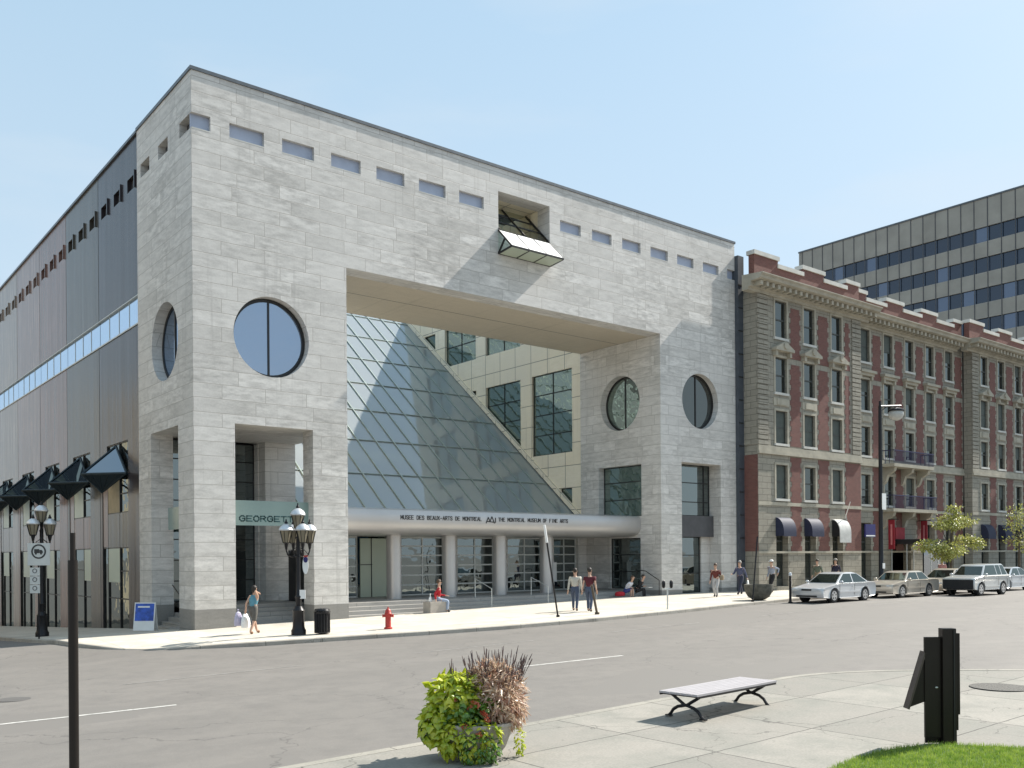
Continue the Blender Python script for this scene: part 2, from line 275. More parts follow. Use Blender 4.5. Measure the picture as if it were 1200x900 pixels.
# ---------------------------------------------------------------- mesh helpers
class MB:
    def __init__(s): s.v = []; s.f = []
    def add(s, vs, fs):
        n = len(s.v); s.v += [Vector(v) for v in vs]; s.f += [tuple(i+n for i in f) for f in fs]; return s
    def box(s, x0, x1, y0, y1, z0, z1):
        return s.add([(x0,y0,z0),(x1,y0,z0),(x1,y1,z0),(x0,y1,z0),(x0,y0,z1),(x1,y0,z1),(x1,y1,z1),(x0,y1,z1)],
              [(0,3,2,1),(4,5,6,7),(0,1,5,4),(1,2,6,5),(2,3,7,6),(3,0,4,7)])
    def quad(s, a, b, c, d): return s.add([a,b,c,d], [(0,1,2,3)])
    def tube(s, p, q, r1, r2=None, n=10, cap=True):
        r2 = r1 if r2 is None else r2; p = Vector(p); q = Vector(q); d = (q-p)
        if d.length < 1e-6: return s
        d.normalize(); u = d.orthogonal().normalized(); w_ = d.cross(u)
        vs = []; 
        for c, r in ((p, r1), (q, r2)):
            for i in range(n): a = 2*math.pi*i/n; vs.append(c+u*r*math.cos(a)+w_*r*math.sin(a))
        fs = [(i, (i+1) % n, n+(i+1) % n, n+i) for i in range(n)]
        if cap: fs += [tuple(range(n-1, -1, -1)), tuple(range(n, 2*n))]
        return s.add(vs, fs)
    def path(s, pts, r, n=8):
        for a, b in zip(pts[:-1], pts[1:]): s.tube(a, b, r, n=n)
        return s
    def lathe(s, prof, c=(0,0,0), n=20, cap=True, sx=1, sy=1):
        c = Vector(c); vs = []
        for r, z in prof:
            for i in range(n): a = 2*math.pi*i/n; vs.append(c+Vector((r*math.cos(a)*sx, r*math.sin(a)*sy, z)))
        fs = []
        for k in range(len(prof)-1):
            for i in range(n): fs.append((k*n+i, k*n+(i+1) % n, (k+1)*n+(i+1) % n, (k+1)*n+i))
        if cap: fs += [tuple(range(n-1, -1, -1)), tuple(range((len(prof)-1)*n, len(prof)*n))]
        return s.add(vs, fs)
    def prism(s, poly, fn, t0, t1):
        """poly: 2-D outline (no holes); fn(u,v,t) -> point"""
        n = len(poly); vs = [fn(u, v, t0) for u, v in poly]+[fn(u, v, t1) for u, v in poly]
        tri = tessellate_polygon([[Vector((u, v, 0)) for u, v in poly]])
        fs = [(i, (i+1) % n, n+(i+1) % n, n+i) for i in range(n)]+[tuple(t) for t in tri]+[tuple(n+i for i in reversed(t)) for t in tri]
        return s.add(vs, fs)
    def wall(s, outer, holes, fn, t0, t1):
        loops = [outer]+list(holes); flat = [p for l in loops for p in l]
        tri = tessellate_polygon([[Vector((u, v, 0)) for u, v in l] for l in loops]); N = len(flat)
        vs = [fn(u, v, t0) for u, v in flat]+[fn(u, v, t1) for u, v in flat]
        fs = [tuple(t) for t in tri]+[tuple(N+i for i in reversed(t)) for t in tri]; k = 0
        for l in loops:
            n = len(l); fs += [(k+i, k+(i+1) % n, N+k+(i+1) % n, N+k+i) for i in range(n)]; k += n
        return s.add(vs, fs)
    def blob(s, c, r, n=10, m=7):
        c = Vector(c); r = (r,r,r) if not hasattr(r, '__len__') else r
        return s.lathe([(math.sin(math.pi*k/m)*1.0, -math.cos(math.pi*k/m)) for k in range(m+1)], (0,0,0), n, False).scale_last(c, r, n*(m+1))
    def scale_last(s, c, r, cnt):
        for i in range(len(s.v)-cnt, len(s.v)): v = s.v[i]; s.v[i] = Vector((c[0]+v.x*r[0], c[1]+v.y*r[1], c[2]+v.z*r[2]))
        return s
    def xform(s, mtx): s.v = [mtx @ v for v in s.v]; return s
    def build(s, name, mat, parent=None, smooth=False, local=False, label=None, bevel=0.):
        off = Vector((0,0,0))
        if parent is not None and not local:
            p = parent
            while p is not None: off += Vector(p.location); p = p.parent
        bm = bmesh.new(); vs = [bm.verts.new(v-off) for v in s.v]
        for f in s.f:
            try: bm.faces.new([vs[i] for i in f])
            except ValueError: pass
        bmesh.ops.recalc_face_normals(bm, faces=bm.faces)
        if bevel: 
            bmesh.ops.remove_doubles(bm, verts=bm.verts, dist=1e-5)
            ed = [e for e in bm.edges if len(e.link_faces) == 2 and e.calc_face_angle() > .6]
            bmesh.ops.bevel(bm, geom=ed, offset=bevel, segments=2, affect='EDGES', profile=.6, clamp_overlap=True)
        me = bpy.data.meshes.new(name); bm.to_mesh(me); bm.free(); me.materials.append(M[mat] if isinstance(mat, str) else mat)
        if smooth:
            me.polygons.foreach_set('use_smooth', [True]*len(me.polygons)); me.set_sharp_from_angle(angle=R(38))
        o = bpy.data.objects.new(name, me); COL.objects.link(o)
        if parent is not None: o.parent = parent
        if label: o['label'] = label
        return o
def tag(o, label=None, cat=None, group=None, kind=None):
    if label: o['label'] = label
    if cat: o['category'] = cat
    if group: o['group'] = group
    if kind: o['kind'] = kind
    return o
def thing(name, label, cat, loc=(0,0,0), rz=0., group=None):
    o = bpy.data.objects.new(name, None); COL.objects.link(o); o.location = loc; o.rotation_euler = (0,0,rz); o.empty_display_size = .3
    return tag(o, label, cat, group)
def copy_tree(o, parent=None):
    kids = [c for c in bpy.data.objects if c.parent == o]
    c = o.copy(); COL.objects.link(c); c.parent = parent
    for k in kids: copy_tree(k, c)
    return c
def circ(cu, cv, r, n=48): return [(cu+r*math.cos(2*math.pi*i/n), cv+r*math.sin(2*math.pi*i/n)) for i in range(n)]
def rect(u0, u1, v0, v1): return [(u0,v0),(u1,v0),(u1,v1),(u0,v1)]
FX = lambda u, v, t: Vector((u, t, v))       # wall facing -Y : u = X, v = Z, t = Y
FY = lambda u, v, t: Vector((t, u, v))       # wall facing -X : u = Y, v = Z, t = X
FZ = lambda u, v, t: Vector((u, v, t))
FONT = {
 'A':["0,0 .5,1 1,0",".2,.38 .8,.38"],'B':["0,0 0,1 .7,1 .9,.8 .7,.53 0,.53",".7,.53 .95,.27 .7,0 0,0"],'D':["0,0 0,1 .6,1 .95,.7 .95,.3 .6,0 0,0"],
 'E':["1,0 0,0 0,1 1,1","0,.5 .8,.5"],'F':["0,0 0,1 1,1","0,.5 .8,.5"],'G':["1,.8 .7,1 .3,1 0,.7 0,.3 .3,0 .7,0 1,.2 1,.5 .6,.5"],'H':["0,0 0,1","1,0 1,1","0,.5 1,.5"],
 'I':[".5,0 .5,1"],'L':["0,1 0,0 .9,0"],'M':["0,0 0,1 .5,.35 1,1 1,0"],'N':["0,0 0,1 1,0 1,1"],'O':[".3,0 0,.3 0,.7 .3,1 .7,1 1,.7 1,.3 .7,0 .3,0"],
 'R':["0,0 0,1 .7,1 .95,.77 .7,.5 0,.5",".5,.5 1,0"],'S':["1,.82 .7,1 .3,1 0,.78 .2,.56 .8,.46 1,.22 .7,0 .3,0 0,.18"],'T':[".5,0 .5,1","0,1 1,1"],
 'U':["0,1 0,.25 .3,0 .7,0 1,.25 1,1"],'X':["0,0 1,1","0,1 1,0"],'P':["0,0 0,1 .7,1 .95,.77 .7,.5 0,.5"],'-':[".1,.45 .9,.45"],"'":[".5,.8 .5,1"]}
def text_mb(txt, u0, v0, hgt, width, fn, t, thick, sw):
    """strokes as small boxes; text fitted to width"""
    mb = MB(); n = len(txt); adv = width/n; cw = adv*.72
    for i, ch in enumerate(txt):
        for st in FONT.get(ch, []):
            pts = [tuple(map(float, p.split(','))) for p in st.split()]
            for (a, b), (c, d) in zip(pts[:-1], pts[1:]):
                p = Vector((u0+i*adv+a*cw, v0+b*hgt)); q = Vector((u0+i*adv+c*cw, v0+d*hgt)); e = q-p
                if e.length < 1e-5: continue
                nrm = Vector((-e.y, e.x)).normalized()*sw/2; e2 = e.normalized()*sw/2
                P4 = [p-e2+nrm, q+e2+nrm, q+e2-nrm, p-e2-nrm]
                mb.prism([(x.x, x.y) for x in P4], fn, t, t+thick)
    return mb

# ---------------------------------------------------------------- ground
def lerp(a, b, t): return a+(b-a)*t
def gx(x):
    if x < -40: return -.8
    return .02*x if x < 20 else (.52 if x > 32 else .4+.02*(x-20)-(.02/24)*(x-20)**2)
def g(x, y): return gx(x)-.05*min(max(0, y), 60)*(1 if x < .6 else 0)
def axis(vals):
    o = []
    for a, b, st in vals:
        k = max(1, round((b-a)/st)); o += [a+(b-a)*i/k for i in range(k)]
    return o+[vals[-1][1]]
xs = axis([(-2500,-300,550),(-300,-60,60),(-60,-10,5),(-10,.5,1.05),(.5,.7,.2),(.7,40,2),(40,120,10),(120,400,70),(400,2500,700)])
ys = axis([(-2500,-300,550),(-300,-60,60),(-60,0,3),(0,60,2.5),(60,300,60),(300,2500,550)])
mb = MB()
for x in xs:
    for y in ys: mb.v.append(Vector((x, y, g(x, y)-.14)))
for i in range(len(xs)-1):
    for j in range(len(ys)-1): k = i*len(ys)+j; mb.f.append((k, k+len(ys), k+len(ys)+1, k+1))
tag(mb.build('road', 'asphalt'), kind='structure')

def loft(K, I, n, zf):
    mb = MB(); m = len(K)
    for k, i in zip(K, I):
        for s in range(n+1):
            t = s/n; x = lerp(k[0], i[0], t); y = lerp(k[1], i[1], t); mb.v.append(Vector((x, y, zf(x, y, k, t))))
    for a in range(m-1):
        for s in range(n): q = a*(n+1)+s; mb.f.append((q, q+1, q+n+2, q+n+1))
    return mb
# far kerb line, walking from the side street round the corner and along the avenue; third value = kerb height
KF = [(-4.85,60,1),(-4.8,50,1),(-4.8,40,1),(-4.8,30,1),(-4.8,20,1),(-4.8,12,1),(-4.8,6,1),(-4.78,3,1),(-4.7,0,1),(-4.5,-1.6,.9),(-4.1,-2.9,.6),(-3.6,-3.8,.15),(-2.9,-4.65,.1),(-2.2,-5.25,.5),(-1.2,-5.85,.9),(-.2,-6.3,1),(2.5,-6.9,1),
      (5.3,-7.6,1),(8.5,-8.2,1),(12.7,-8.4,1),(17.8,-8.25,1),(22,-7.9,1),(27,-7.4,1),(34,-7.2,1),(44,-7.1,1),(60,-7,1),(80,-7,1),(110,-7,1)]
IF = [(.45,y) for y in (60,50,40,30,20,12,6,3,1,.5,.5)]+[(.45,.5)]*4+[(.46,.5),(2.5,.5),(5.3,.5),(8.5,.5),(12.7,.5),(17.8,.5),(22,.5),(27,.5),(34,.5),(44,.5),(60,.5),(80,.5),(110,.5)]
def inset(K, d):
    o = []
    for i, k in enumerate(K):
        a = Vector(K[max(0, i-1)][:2]); b = Vector(K[min(len(K)-1, i+1)][:2]); t = (b-a).normalized(); n = Vector((-t.y, t.x)); o.append((k[0]+n.x*d, k[1]+n.y*d, k[2]))
    return o
def kerbdrop(k, t, h=.14): return -(1-k[2])*h*(1-min(1, t*3.))
KI = inset(KF, .2)
tag(loft(KI, IF, 8, lambda x, y, k, t: g(x, y)+kerbdrop(k, t)).build('sidewalk', 'pave_far'), kind='structure')
def kerbstrip(K, name, mt='kerb'):
    KI2 = inset(K, .2); mb = MB()
    for k, i in zip(K, KI2):
        z = g(k[0], k[1]); h = kerbdrop(k, 0)
        mb.v += [Vector((k[0], k[1], z-.2)), Vector((k[0], k[1], z+h-.02)), Vector((lerp(k[0],i[0],.12), lerp(k[1],i[1],.12), z+h+.004)), Vector((lerp(k[0],i[0],1.05), lerp(k[1],i[1],1.05), z+h+.004)), Vector((lerp(k[0],i[0],1.05), lerp(k[1],i[1],1.05), z-.2))]
    for a in range(len(K)-1):
        for s in range(4): q = a*5+s; mb.f.append((q, q+1, q+6, q+5))
    tag(mb.build(name, mt), kind='structure')
kerbstrip(KF, 'kerb')
KN = [(12.6,-70,1),(12.5,-50,1),(12.2,-38,1),(11.5,-32,1),(10.3,-28.4,1),(9.4,-27,1),(8.45,-25.84,1),(7.8,-25.05,1),(7.07,-24.3,1),(6.65,-23.9,1),(6.2,-23.55,1),(5.7,-23.22,1),(5.2,-23.0,1),(4.7,-22.85,1),(4.2,-22.78,1),(2,-22.72,1),(0,-22.75,1),(-3,-22.8,1),(-8,-22.8,1),(-14,-22.8,1),(-25,-22.8,1),(-60,-22.8,1)]
IN = [(5,-70),(4,-50),(2,-45),(2,-42),(2,-42)]+[(1.5,-42)]*9+[(.5,-42),(0,-42),(-1,-42),(-3,-42),(-8,-42),(-14,-42),(-25,-42),(-60,-42)]
IN = IN[:len(KN)]
tag(loft(inset(KN, .2), IN, 14, lambda x, y, k, t: g(x, y)).build('near_sidewalk', 'pave_near'), kind='structure')
M['kerb_near'] = paving('old kerb stone', 1.8, 50, (.27,.255,.22), (.31,.29,.25), (.12,.11,.10), (.22,.21,.18))
kerbstrip(KN, 'near_kerb', 'kerb_near')
mb = MB()
def dash(mb, x0, y0, x1, y1, w_):
    d = Vector((x1-x0, y1-y0)); n = Vector((-d.y, d.x)).normalized()*w_/2
    for t in range(8):
        a = Vector((x0,y0))+d*t/8; b = Vector((x0,y0))+d*(t+1)/8
        mb.quad(*[(p.x, p.y, g(p.x, p.y)-.135) for p in (a-n, b-n, b+n, a+n)])
for k in range(-1, 2):
    x = -9.5+11.6*k; dash(mb, x, -15.5-.09*(x+9), x+3.4, -15.5-.09*(x+12.4), .11) if k < 3 else dash(mb, x, -16.8, x+3.4, -16.8, .11)
tag(mb.build('lane_markings', 'paint'), kind='structure')
mb = MB()
for k in range(0, 9):
    x = -6+8.*k; dash(mb, x, -11.9, x+4.5, -11.9, .10)
tag(mb.build('faint_lane_markings', 'paint_faint'), kind='structure')

# ---------------------------------------------------------------- the museum
ROOF = 20.92
mus = thing('museum_building', 'pale marble museum with a huge square portal, glass pyramid roof and round windows', 'museum building')
SW = []  # clerestory holes front
x = 1.47
while x < 31.2:
    if not (13.9 < x < 18.1): SW.append((x, min(x+1.4, 40)))
    x += 2.153 if x < 13 or x > 18 else 2.153
SW = [(1.47,2.87),(3.63,5.02),(5.79,7.17),(7.93,9.33),(10.08,11.5),(12.25,13.65),(18.39,19.79),(20.57,21.97),(22.75,24.14),(24.92,26.3),(27.06,28.44),(29.25,30.64)]
Z0, Z1 = 18.77, 19.34
outer = [(0,.75),(1.6,.75),(1.6,7.84),(4.88,7.84),(4.88,.75),(6.45,.75),(6.45,14.72),(25.61,14.72),(25.61,.75),(27.3,.75),(27.3,7.84),(30.7,7.84),(30.7,.75),(32.1,.75),(32.1,Z0),(31.42,Z0),(31.42,Z1),(32.1,Z1),(32.1,ROOF),(0,ROOF),(0,Z1),(.73,Z1),(.73,Z0),(0,Z0)]
holes = [circ(3.15,11.36,1.58), circ(28.95,11.36,1.56), rect(14.5,17.7,16.9,19.84)]+[rect(a,b,Z0,Z1) for a,b in SW]
mb = MB().wall(outer, holes, FX, 0, .9)
# side wall of the corner pier (faces the side street)
outer = [(.9,.75),(1.65,.75),(1.65,7.83),(4.9,7.83),(4.9,.75),(6.5,.75),(6.5,ROOF),(.9,ROOF),(.9,Z1),(1.28,Z1),(1.28,Z0),(.9,Z0)]
mb.wall(outer, [circ(3.15,11.33,1.56), rect(2.6,3.75,Z0,Z1), rect(4.85,6.0,Z0,Z1)], FY, 0, .9)
# inner faces of the portal
mb.wall([(.9,.75),(1.6,.75),(1.6,7.84),(4.9,7.84),(4.9,.75),(6.35,.75),(6.35,14.72),(.9,14.72)], [circ(3.1,11.33,1.55)], FY, 5.6, 6.45)
mb.wall([(.9,.75),(6.38,.75),(6.38,14.72),(.9,14.72)], [circ(3.1,11.33,1.56), rect(1.45,4.86,4.85,7.76), rect(1.55,3.97,.76,3.64)], FY, 25.61, 26.4)
mb.box(.9,5.6,5.6,6.4,7.84,14.7); mb.box(5.0,5.6,4.9,6.4,.5,7.84)
mb.box(26.4,32.1,.9,1.2,7.84,14.7)
mb.box(.9,32.1,5.6,6.4,14.95,Z0-.3)
mb.build('stone_wall', 'marble', mus)
MB().box(6.45,25.61,.9,6.38,14.72,14.9).build('portal_soffit', 'soffit', mus)
for p_ in ([(-.003,1.6,-.003,.9,-.8),(-.003,.9,.9,1.65,-.8)],[(4.88,6.453,-.003,.9,-.3),(5.6,6.453,.9,1.6,-.3)],[(-.003,.9,4.9,6.5,-1)],[(5.0,6.453,4.9,6.35,-.3)],
           [(25.607,27.3,-.003,.9,-.2),(25.607,26.4,.9,6.38,-.2)],[(30.7,32.103,-.003,.9,-.2)]):
    mb = MB()
    for q_ in p_: mb.box(*q_, .75)
    mb.build('plinth', 'plinth', mus)
MB().box(-.05,32.15,-.05,.5,ROOF,ROOF+.13).box(-.05,.5,.5,6.5,ROOF,ROOF+.13).build('coping', 'coping', mus)
MB().box(.9,14.3,.9,6.36,ROOF-.5,ROOF-.2).build('roof', 'coping', mus)
MB().box(17.9,32.1,.9,6.36,ROOF-.5,ROOF-.2).build('roof', 'coping', mus)
MB().box(14.3,17.9,4,6.36,ROOF-.5,ROOF-.2).build('roof', 'coping', mus)
MB().box(.9,5.9,6.36,60,ROOF-.5,ROOF-.2).build('roof', 'coping', mus)
MB().box(26.1,32.1,6.36,60,ROOF-.5,ROOF-.2).build('roof', 'coping', mus)
MB().box(5.9,26.1,26.4,60,ROOF-.5,ROOF-.2).build('roof', 'coping', mus)
MB().box(31.7,32.1,1.2,60,0,ROOF-.5).build('party_wall', 'marble', mus)
MB().box(26.1,31.7,6.4,6.7,.5,ROOF-.5).build('inner_wall', 'spandrel', mus)
# clerestory windows
for a, b in SW+[(0.02,.73),(31.42,32.08)]:
    f = MB().box(a, b, .16, .22, Z0, Z1).build('clerestory_window', 'clerestory', mus)
    MB().box(a, b, .0-.004, .16, Z0-.03, Z0+.015).build('sill', 'capstone', f)
for a, b in [(.9,1.28),(2.6,3.75),(4.85,6.0)]:
    MB().box(.3,.36,a,b,Z0,Z1).build('clerestory_window', 'spandrel', mus)
# round windows
def ring(fn, cu, cv, r0, r1, t0, t1): return MB().wall(circ(cu,cv,r1), [circ(cu,cv,r0)], fn, t0, t1)
def roundwin(fn, cu, cv, t, mat, sgn=1):
    f = ring(fn, cu, cv, 1.44, 1.56, t, t+.08*sgn).build('round_window', 'frame_dark', mus)
    MB().prism(circ(cu, cv, 1.45), fn, t+.03*sgn, t+.05*sgn).build('pane', mat, f)
    MB().prism(rect(cu-.035, cu+.035, cv-1.44, cv+1.44), fn, t+.0*sgn-.01, t+.03*sgn).build('mullion', 'frame_dark', f)
roundwin(FX, 3.15, 11.36, .34, 'glass_sky'); roundwin(FX, 28.95, 11.36, .36, 'glass_shop')
roundwin(FY, 3.15, 11.33, .42, 'glass_sky'); roundwin(FY, 3.1, 11.33, 25.61+.45, 'glass_green')
roundwin(FY, 3.1, 11.33, 6.0, 'glass_sky', -1)
MB().box(1.2,5.5,1.5,5.5,8.2,14.6).build('inner_room', 'spandrel', mus)
# window and door on the inner face of the right pier
def gridwin(name, fn, u0, u1, v0, v1, t, us, vs_, mat, fm='frame_dark', fw=.05, root=None, sgn=1):
    f = MB()
    f.prism(rect(u0,u1,v0,v0+fw), fn, t, t+.07*sgn); f.prism(rect(u0,u1,v1-fw,v1), fn, t, t+.07*sgn)
    f.prism(rect(u0,u0+fw,v0+fw,v1-fw), fn, t, t+.07*sgn); f.prism(rect(u1-fw,u1,v0+fw,v1-fw), fn, t, t+.07*sgn)
    f = f.build(name, fm, root or mus)
    MB().prism(rect(u0+fw,u1-fw,v0+fw,v1-fw), fn, t+.03*sgn, t+.05*sgn).build('pane', mat, f)
    mb = MB()
    for u in us: mb.prism(rect(u-fw/2,u+fw/2,v0+fw,v1-fw), fn, t-.006*sgn, t+.028*sgn)
    for v in vs_: mb.prism(rect(u0+fw,u1-fw,v-fw/2,v+fw/2), fn, t-.012*sgn, t+.024*sgn)
    if us or vs_: mb.build('glazing_bars', fm, f)
    return f
gridwin('window', FY, 1.45, 4.86, 4.85, 7.76, 26.05, [], [5.85,6.85], 'glass_green')
gridwin('window', FY, 1.55, 3.97, .76, 3.64, 25.75, [], [1.75,2.7], 'glass_dark')
# front opening of the right pier
gridwin('window', FX, 27.3, 30.7, 4.9, 7.84, .85, [30.2], [5.7,6.8], 'glass_dark')
MB().box(27.3,30.7,.55,1.3,3.7,4.9).build('spandrel_panel', 'spandrel', mus)
gridwin('glass_door', FX, 27.3, 30.0, .45, 3.7, 1.0, [], [1.6,2.65], 'glass_dark')
MB().box(30.0,30.7,.9,1.3,.4,3.7).build('jamb', 'marble', mus)
MB().box(25.6,32.1,0.0,1.4,-.2,.47).build('threshold', 'steps', mus)
MB().box(27.7,28.5,1.35,1.4,5.2,6.1).build('pale_blind', 'frosted', mus)  # plain pale panel behind the pier window
# porch inside the corner pier
MB().box(.9,5.6,.9,6.4,7.84,8.2).build('porch_ceiling', 'marble', mus)
gridwin('window', FX, 1.0, 4.95, .8, 7.84, 6.0, [2.9], [1.7,2.6,3.5,4.4,5.2,6.1,7.0], 'glass_dark')
MB().box(4.95,5.6,5.6,6.4,.5,7.84).build('porch_pier', 'marble', mus)
MB().box(5.75,5.8,1.6,4.2,.6,3.0).build('dark_board', 'black', mus)
st = MB()
for k in range(5): st.box(1.2, 5.6, 1.0+.36*k, 6.3, -.5+.0*k, .12+.16*k)
for k in range(5): st.box(.1+.27*k, 1.3+.0*k+.2, 1.66, 4.88, -1, -.1+.17*k)
st.build('porch_steps', 'steps', mus)
MB().path([(1.75,1.0,.95),(1.75,2.6,1.6)], .025).tube((1.75,1.0,.05),(1.75,1.0,.95),.025).tube((1.75,2.6,.7),(1.75,2.6,1.6),.025).build('handrail', 'frame_pale', mus)
MB().path([(-.0+.4,2.0,.85),(.4,3.6,1.6)], .025).tube((.4,2.0,-.1),(.4,2.0,.85),.025).build('handrail', 'frame_dark', mus)
bn = MB().box(1.6,4.88,.45,.5,3.95,4.93).build('glass_banner', 'glass_banner', mus)
text_mb('GEORGETTE', 1.95, 4.12, .2, 2.6, FX, .44, .009, .045).build('lettering', 'teal_letters', bn)
bn = MB().box(.45,.5,1.65,4.2,3.85,4.75).build('glass_banner', 'glass_banner', mus)
MB().box(.44,.449,1.9,2.9,4.0,4.6).build('poster', 'white', bn)

# cream side wing behind the portal (faces the atrium)
wh = [rect(7.23,11.0,8.98,14.07), rect(12.15,15.83,8.98,14.07), rect(12.15,15.83,16.23,18.9), rect(16.96,20.64,16.23,18.9), rect(21.9,25.3,16.23,18.9), rect(7.23,11.0,16.23,18.9), rect(16.96,20.64,8.98,14.07), rect(21.9,25.3,8.98,14.07), rect(7.28,8.36,5.5,6.8), rect(12.2,15.8,3.2,6.8), rect(18.,22,2.2,6.8)]
MB().wall([(6.38,.5),(26,.5),(26,ROOF),(6.38,ROOF)], wh, FY, 25.72, 26.1).build('atrium_wall', 'cream', mus)
for r_ in wh:
    u0, v0 = r_[0]; u1, v1 = r_[2]; us = [(u0+u1)/2] if u1-u0 > 2 else []; n = max(1, round((v1-v0)/1.28)); vv = [v0+(v1-v0)*k/n for k in range(1, n)]
    gridwin('window', FY, u0, u1, v0, v1, 25.85, us, vv, 'glass_green')
# back and left walls of the atrium
bh = [rect(x0, x0+2.4, z, z+2.6) for z in (2.5, 7.2, 11.9, 16.6) for x0 in (8.0, 11.6, 15.2, 18.8, 22.4)]
MB().wall([(6.4,.5),(25.72,.5),(25.72,ROOF),(6.4,ROOF)], bh, FX, 26, 26.4).build('atrium_back_wall', 'back_glass', mus)
for r_ in bh: gridwin('window', FX, r_[0][0], r_[2][0], r_[0][1], r_[2][1], 26.15, [(r_[0][0]+r_[2][0])/2], [r_[0][1]+1.3], 'glass_green')
MB().box(5.9,6.4,6.4,26.4,.5,14.7).build('atrium_left_wall', 'cream', mus)
MB().box(6.4,25.72,6.4,26,.3,.66).build('atrium_floor', 'steps', mus)
for z in (5.0, 9.6): MB().box(6.4,25.72,20.5 if z < 9 else 23,26,z,z+.5).build('gallery', 'cream', mus)
# sloped glass roof
SL = lambda Y: 5.12+.818*(Y-6.9)
up = Vector((0, -.633, .774))
mb = MB(); XL, XR = 6.45, 25.68; YB, YT = 6.7, 25.9
gr = MB().quad((XL,YB,SL(YB)),(XR,YB,SL(YB)),(XR,YT,SL(YT)),(XL,YT,SL(YT))).build('glass_roof', 'glass_roof', mus)
mbm = MB()
def bar(mb, p, q, w_, h_):
    p = Vector(p); q = Vector(q); d = (q-p).normalized(); n = up; s_ = d.cross(n).normalized()*w_/2; n = n*h_
    mb.add([p-s_, p+s_, q+s_, q-s_, p-s_+n, p+s_+n, q+s_+n, q-s_+n], [(0,3,2,1),(4,5,6,7),(0,1,5,4),(1,2,6,5),(2,3,7,6),(3,0,4,7)])
k = 0; X = XR-.03
while X > XL:
    bar(mbm, (X,YB,SL(YB)+.01), (X,YT,SL(YT)+.01), .07, .06); X -= 1.2
Yh = YB+2.65
while Yh < YT: bar(mbm, (XL,Yh,SL(Yh)+.012), (XR,Yh,SL(Yh)+.012), .05, .055); Yh += 2.65
mbm.build('glazing_bars', 'mullion', gr)
mbt = MB()   # tubular bracing just under the glass
ny = 7; nx = 8; dx = (XR-XL)/nx; dy = (YT-YB)/ny
for j in range(ny):
    for i in range(nx):
        P = lambda a, b, dn=.5: Vector((XL+dx*a, YB+dy*b, SL(YB+dy*b)-dn))
        mbt.tube(P(i+1,j), P(i,j+1), .05, n=6)
        if (i+j) % 2: mbt.tube(P(i,j), P(i+.5,j+.5,1.2), .035, n=5)
for j in range(ny+1): mbt.tube((XL,YB+dy*j,SL(YB+dy*j)-.5),(XR,YB+dy*j,SL(YB+dy*j)-.5),.075,n=6)
mbt.build('roof_truss', 'mullion', mus)
kerbm = MB(); bar(kerbm, (25.62,YB-.1,SL(YB)+.02), (25.62,YT,SL(YT)+.02), .26, .22); kerbm.build('roof_edge_flashing', 'cream', mus)
# entrance canopy with a bulging fascia
prof = [(3.0,4.95),(1.9,4.86),(1.62,4.80),(1.52,4.66),(1.5,4.5),(1.5,4.3),(1.53,4.12),(1.62,3.95),(1.8,3.8),(2.05,3.73),(2.4,3.70),(7.0,3.70),(7.0,4.95)]
cn = MB().prism(prof, lambda u, v, t: Vector((t, u, v)), 6.46, 25.6).build('entrance_canopy', 'canopy', mus, smooth=True)
text_mb('MUSEE DES BEAUX-ARTS DE MONTREAL', 9.95, 4.38, .17, 4.6, FX, 1.483, .016, .027).build('lettering', 'letters', cn)
text_mb('THE MONTREAL MUSEUM OF FINE ARTS', 15.55, 4.38, .17, 4.6, FX, 1.483, .016, .027).build('lettering', 'letters', cn)
lg = MB()
for a, b in (((14.78,4.27),(14.92,4.56)),((14.92,4.56),(15.02,4.36)),((15.02,4.36),(15.14,4.6)),((15.14,4.6),(15.3,4.27)),((14.86,4.36),(15.25,4.33)),((15.36,4.3),(15.36,4.55))):
    p = Vector(a); q = Vector(b); n = Vector((-(q-p).y, (q-p).x)).normalized()*.024
    lg.prism([tuple(p+n),tuple(q+n),tuple(q-n),tuple(p-n)], FX, 1.483, 1.499)
lg.build('emblem', 'letters', cn)
for cx in (10.8, 13.98, 17.15, 20.35):
    c = MB().lathe([(.36,.6),(.36,3.72)], (cx,3.5,0), 28).build('column', 'canopy', mus, smooth=True)
# entrance steps
st = MB()
for k in range(4): st.box(6.46, 25.6, .03+.42*k, 6.5, -.3, .22+.155*k)
st.build('entrance_steps', 'steps', mus)
for hx in (14.1, 17.6, 20.9):
    MB().tube((hx,.2,.2),(hx,.2,1.15),.02).tube((hx,1.5,.6),(hx,1.5,1.6),.02).tube((hx,.2,1.15),(hx,1.5,1.6),.02).build('handrail', 'frame_pale', mus)
MB().path([(25.3,-.1,.5),(25.3,-.1,1.3),(25.3,.9,1.8),(25.3,1.6,1.85),(25.3,1.6,.7)], .022).build('handrail', 'frame_dark', mus)
# glazed entrance screens
ZR = [1.23,1.73,2.22,2.74,3.22]
def screen(x0, x1, nm, mat='glass_dark', cols=2, fm='frame_pale'):
    us = [x0+(x1-x0)*k/cols for k in range(1, cols)]
    return gridwin(nm, FX, x0, x1, .68, 3.7, 6.1, us, ZR, mat, fm, .075)
screen(12.7,15.5,'glass_entrance'); screen(16.2,18.75,'glass_entrance'); screen(19.6,22.3,'glass_entrance'); screen(9.4,10.3,'glass_entrance',cols=1)
screen(23.0,24.9,'glass_entrance',cols=2)
MB().box(10.35,12.0,5.9,5.95,.7,3.6).build('frosted_screen', 'frosted', mus)
MB().box(10.95,10.98,5.86,5.9,.7,3.6).box(10.35,11.0,5.86,5.9,2.28,2.32).build('screen_frame', 'frame_dark', mus)
for a, b in ((6.46,9.4),(12.1,12.7),(15.5,16.2),(18.75,19.6),(22.3,23.0),(24.9,25.6)): MB().box(a,b,5.9,6.5,.66,3.7).build('entrance_pier', 'marble', mus)
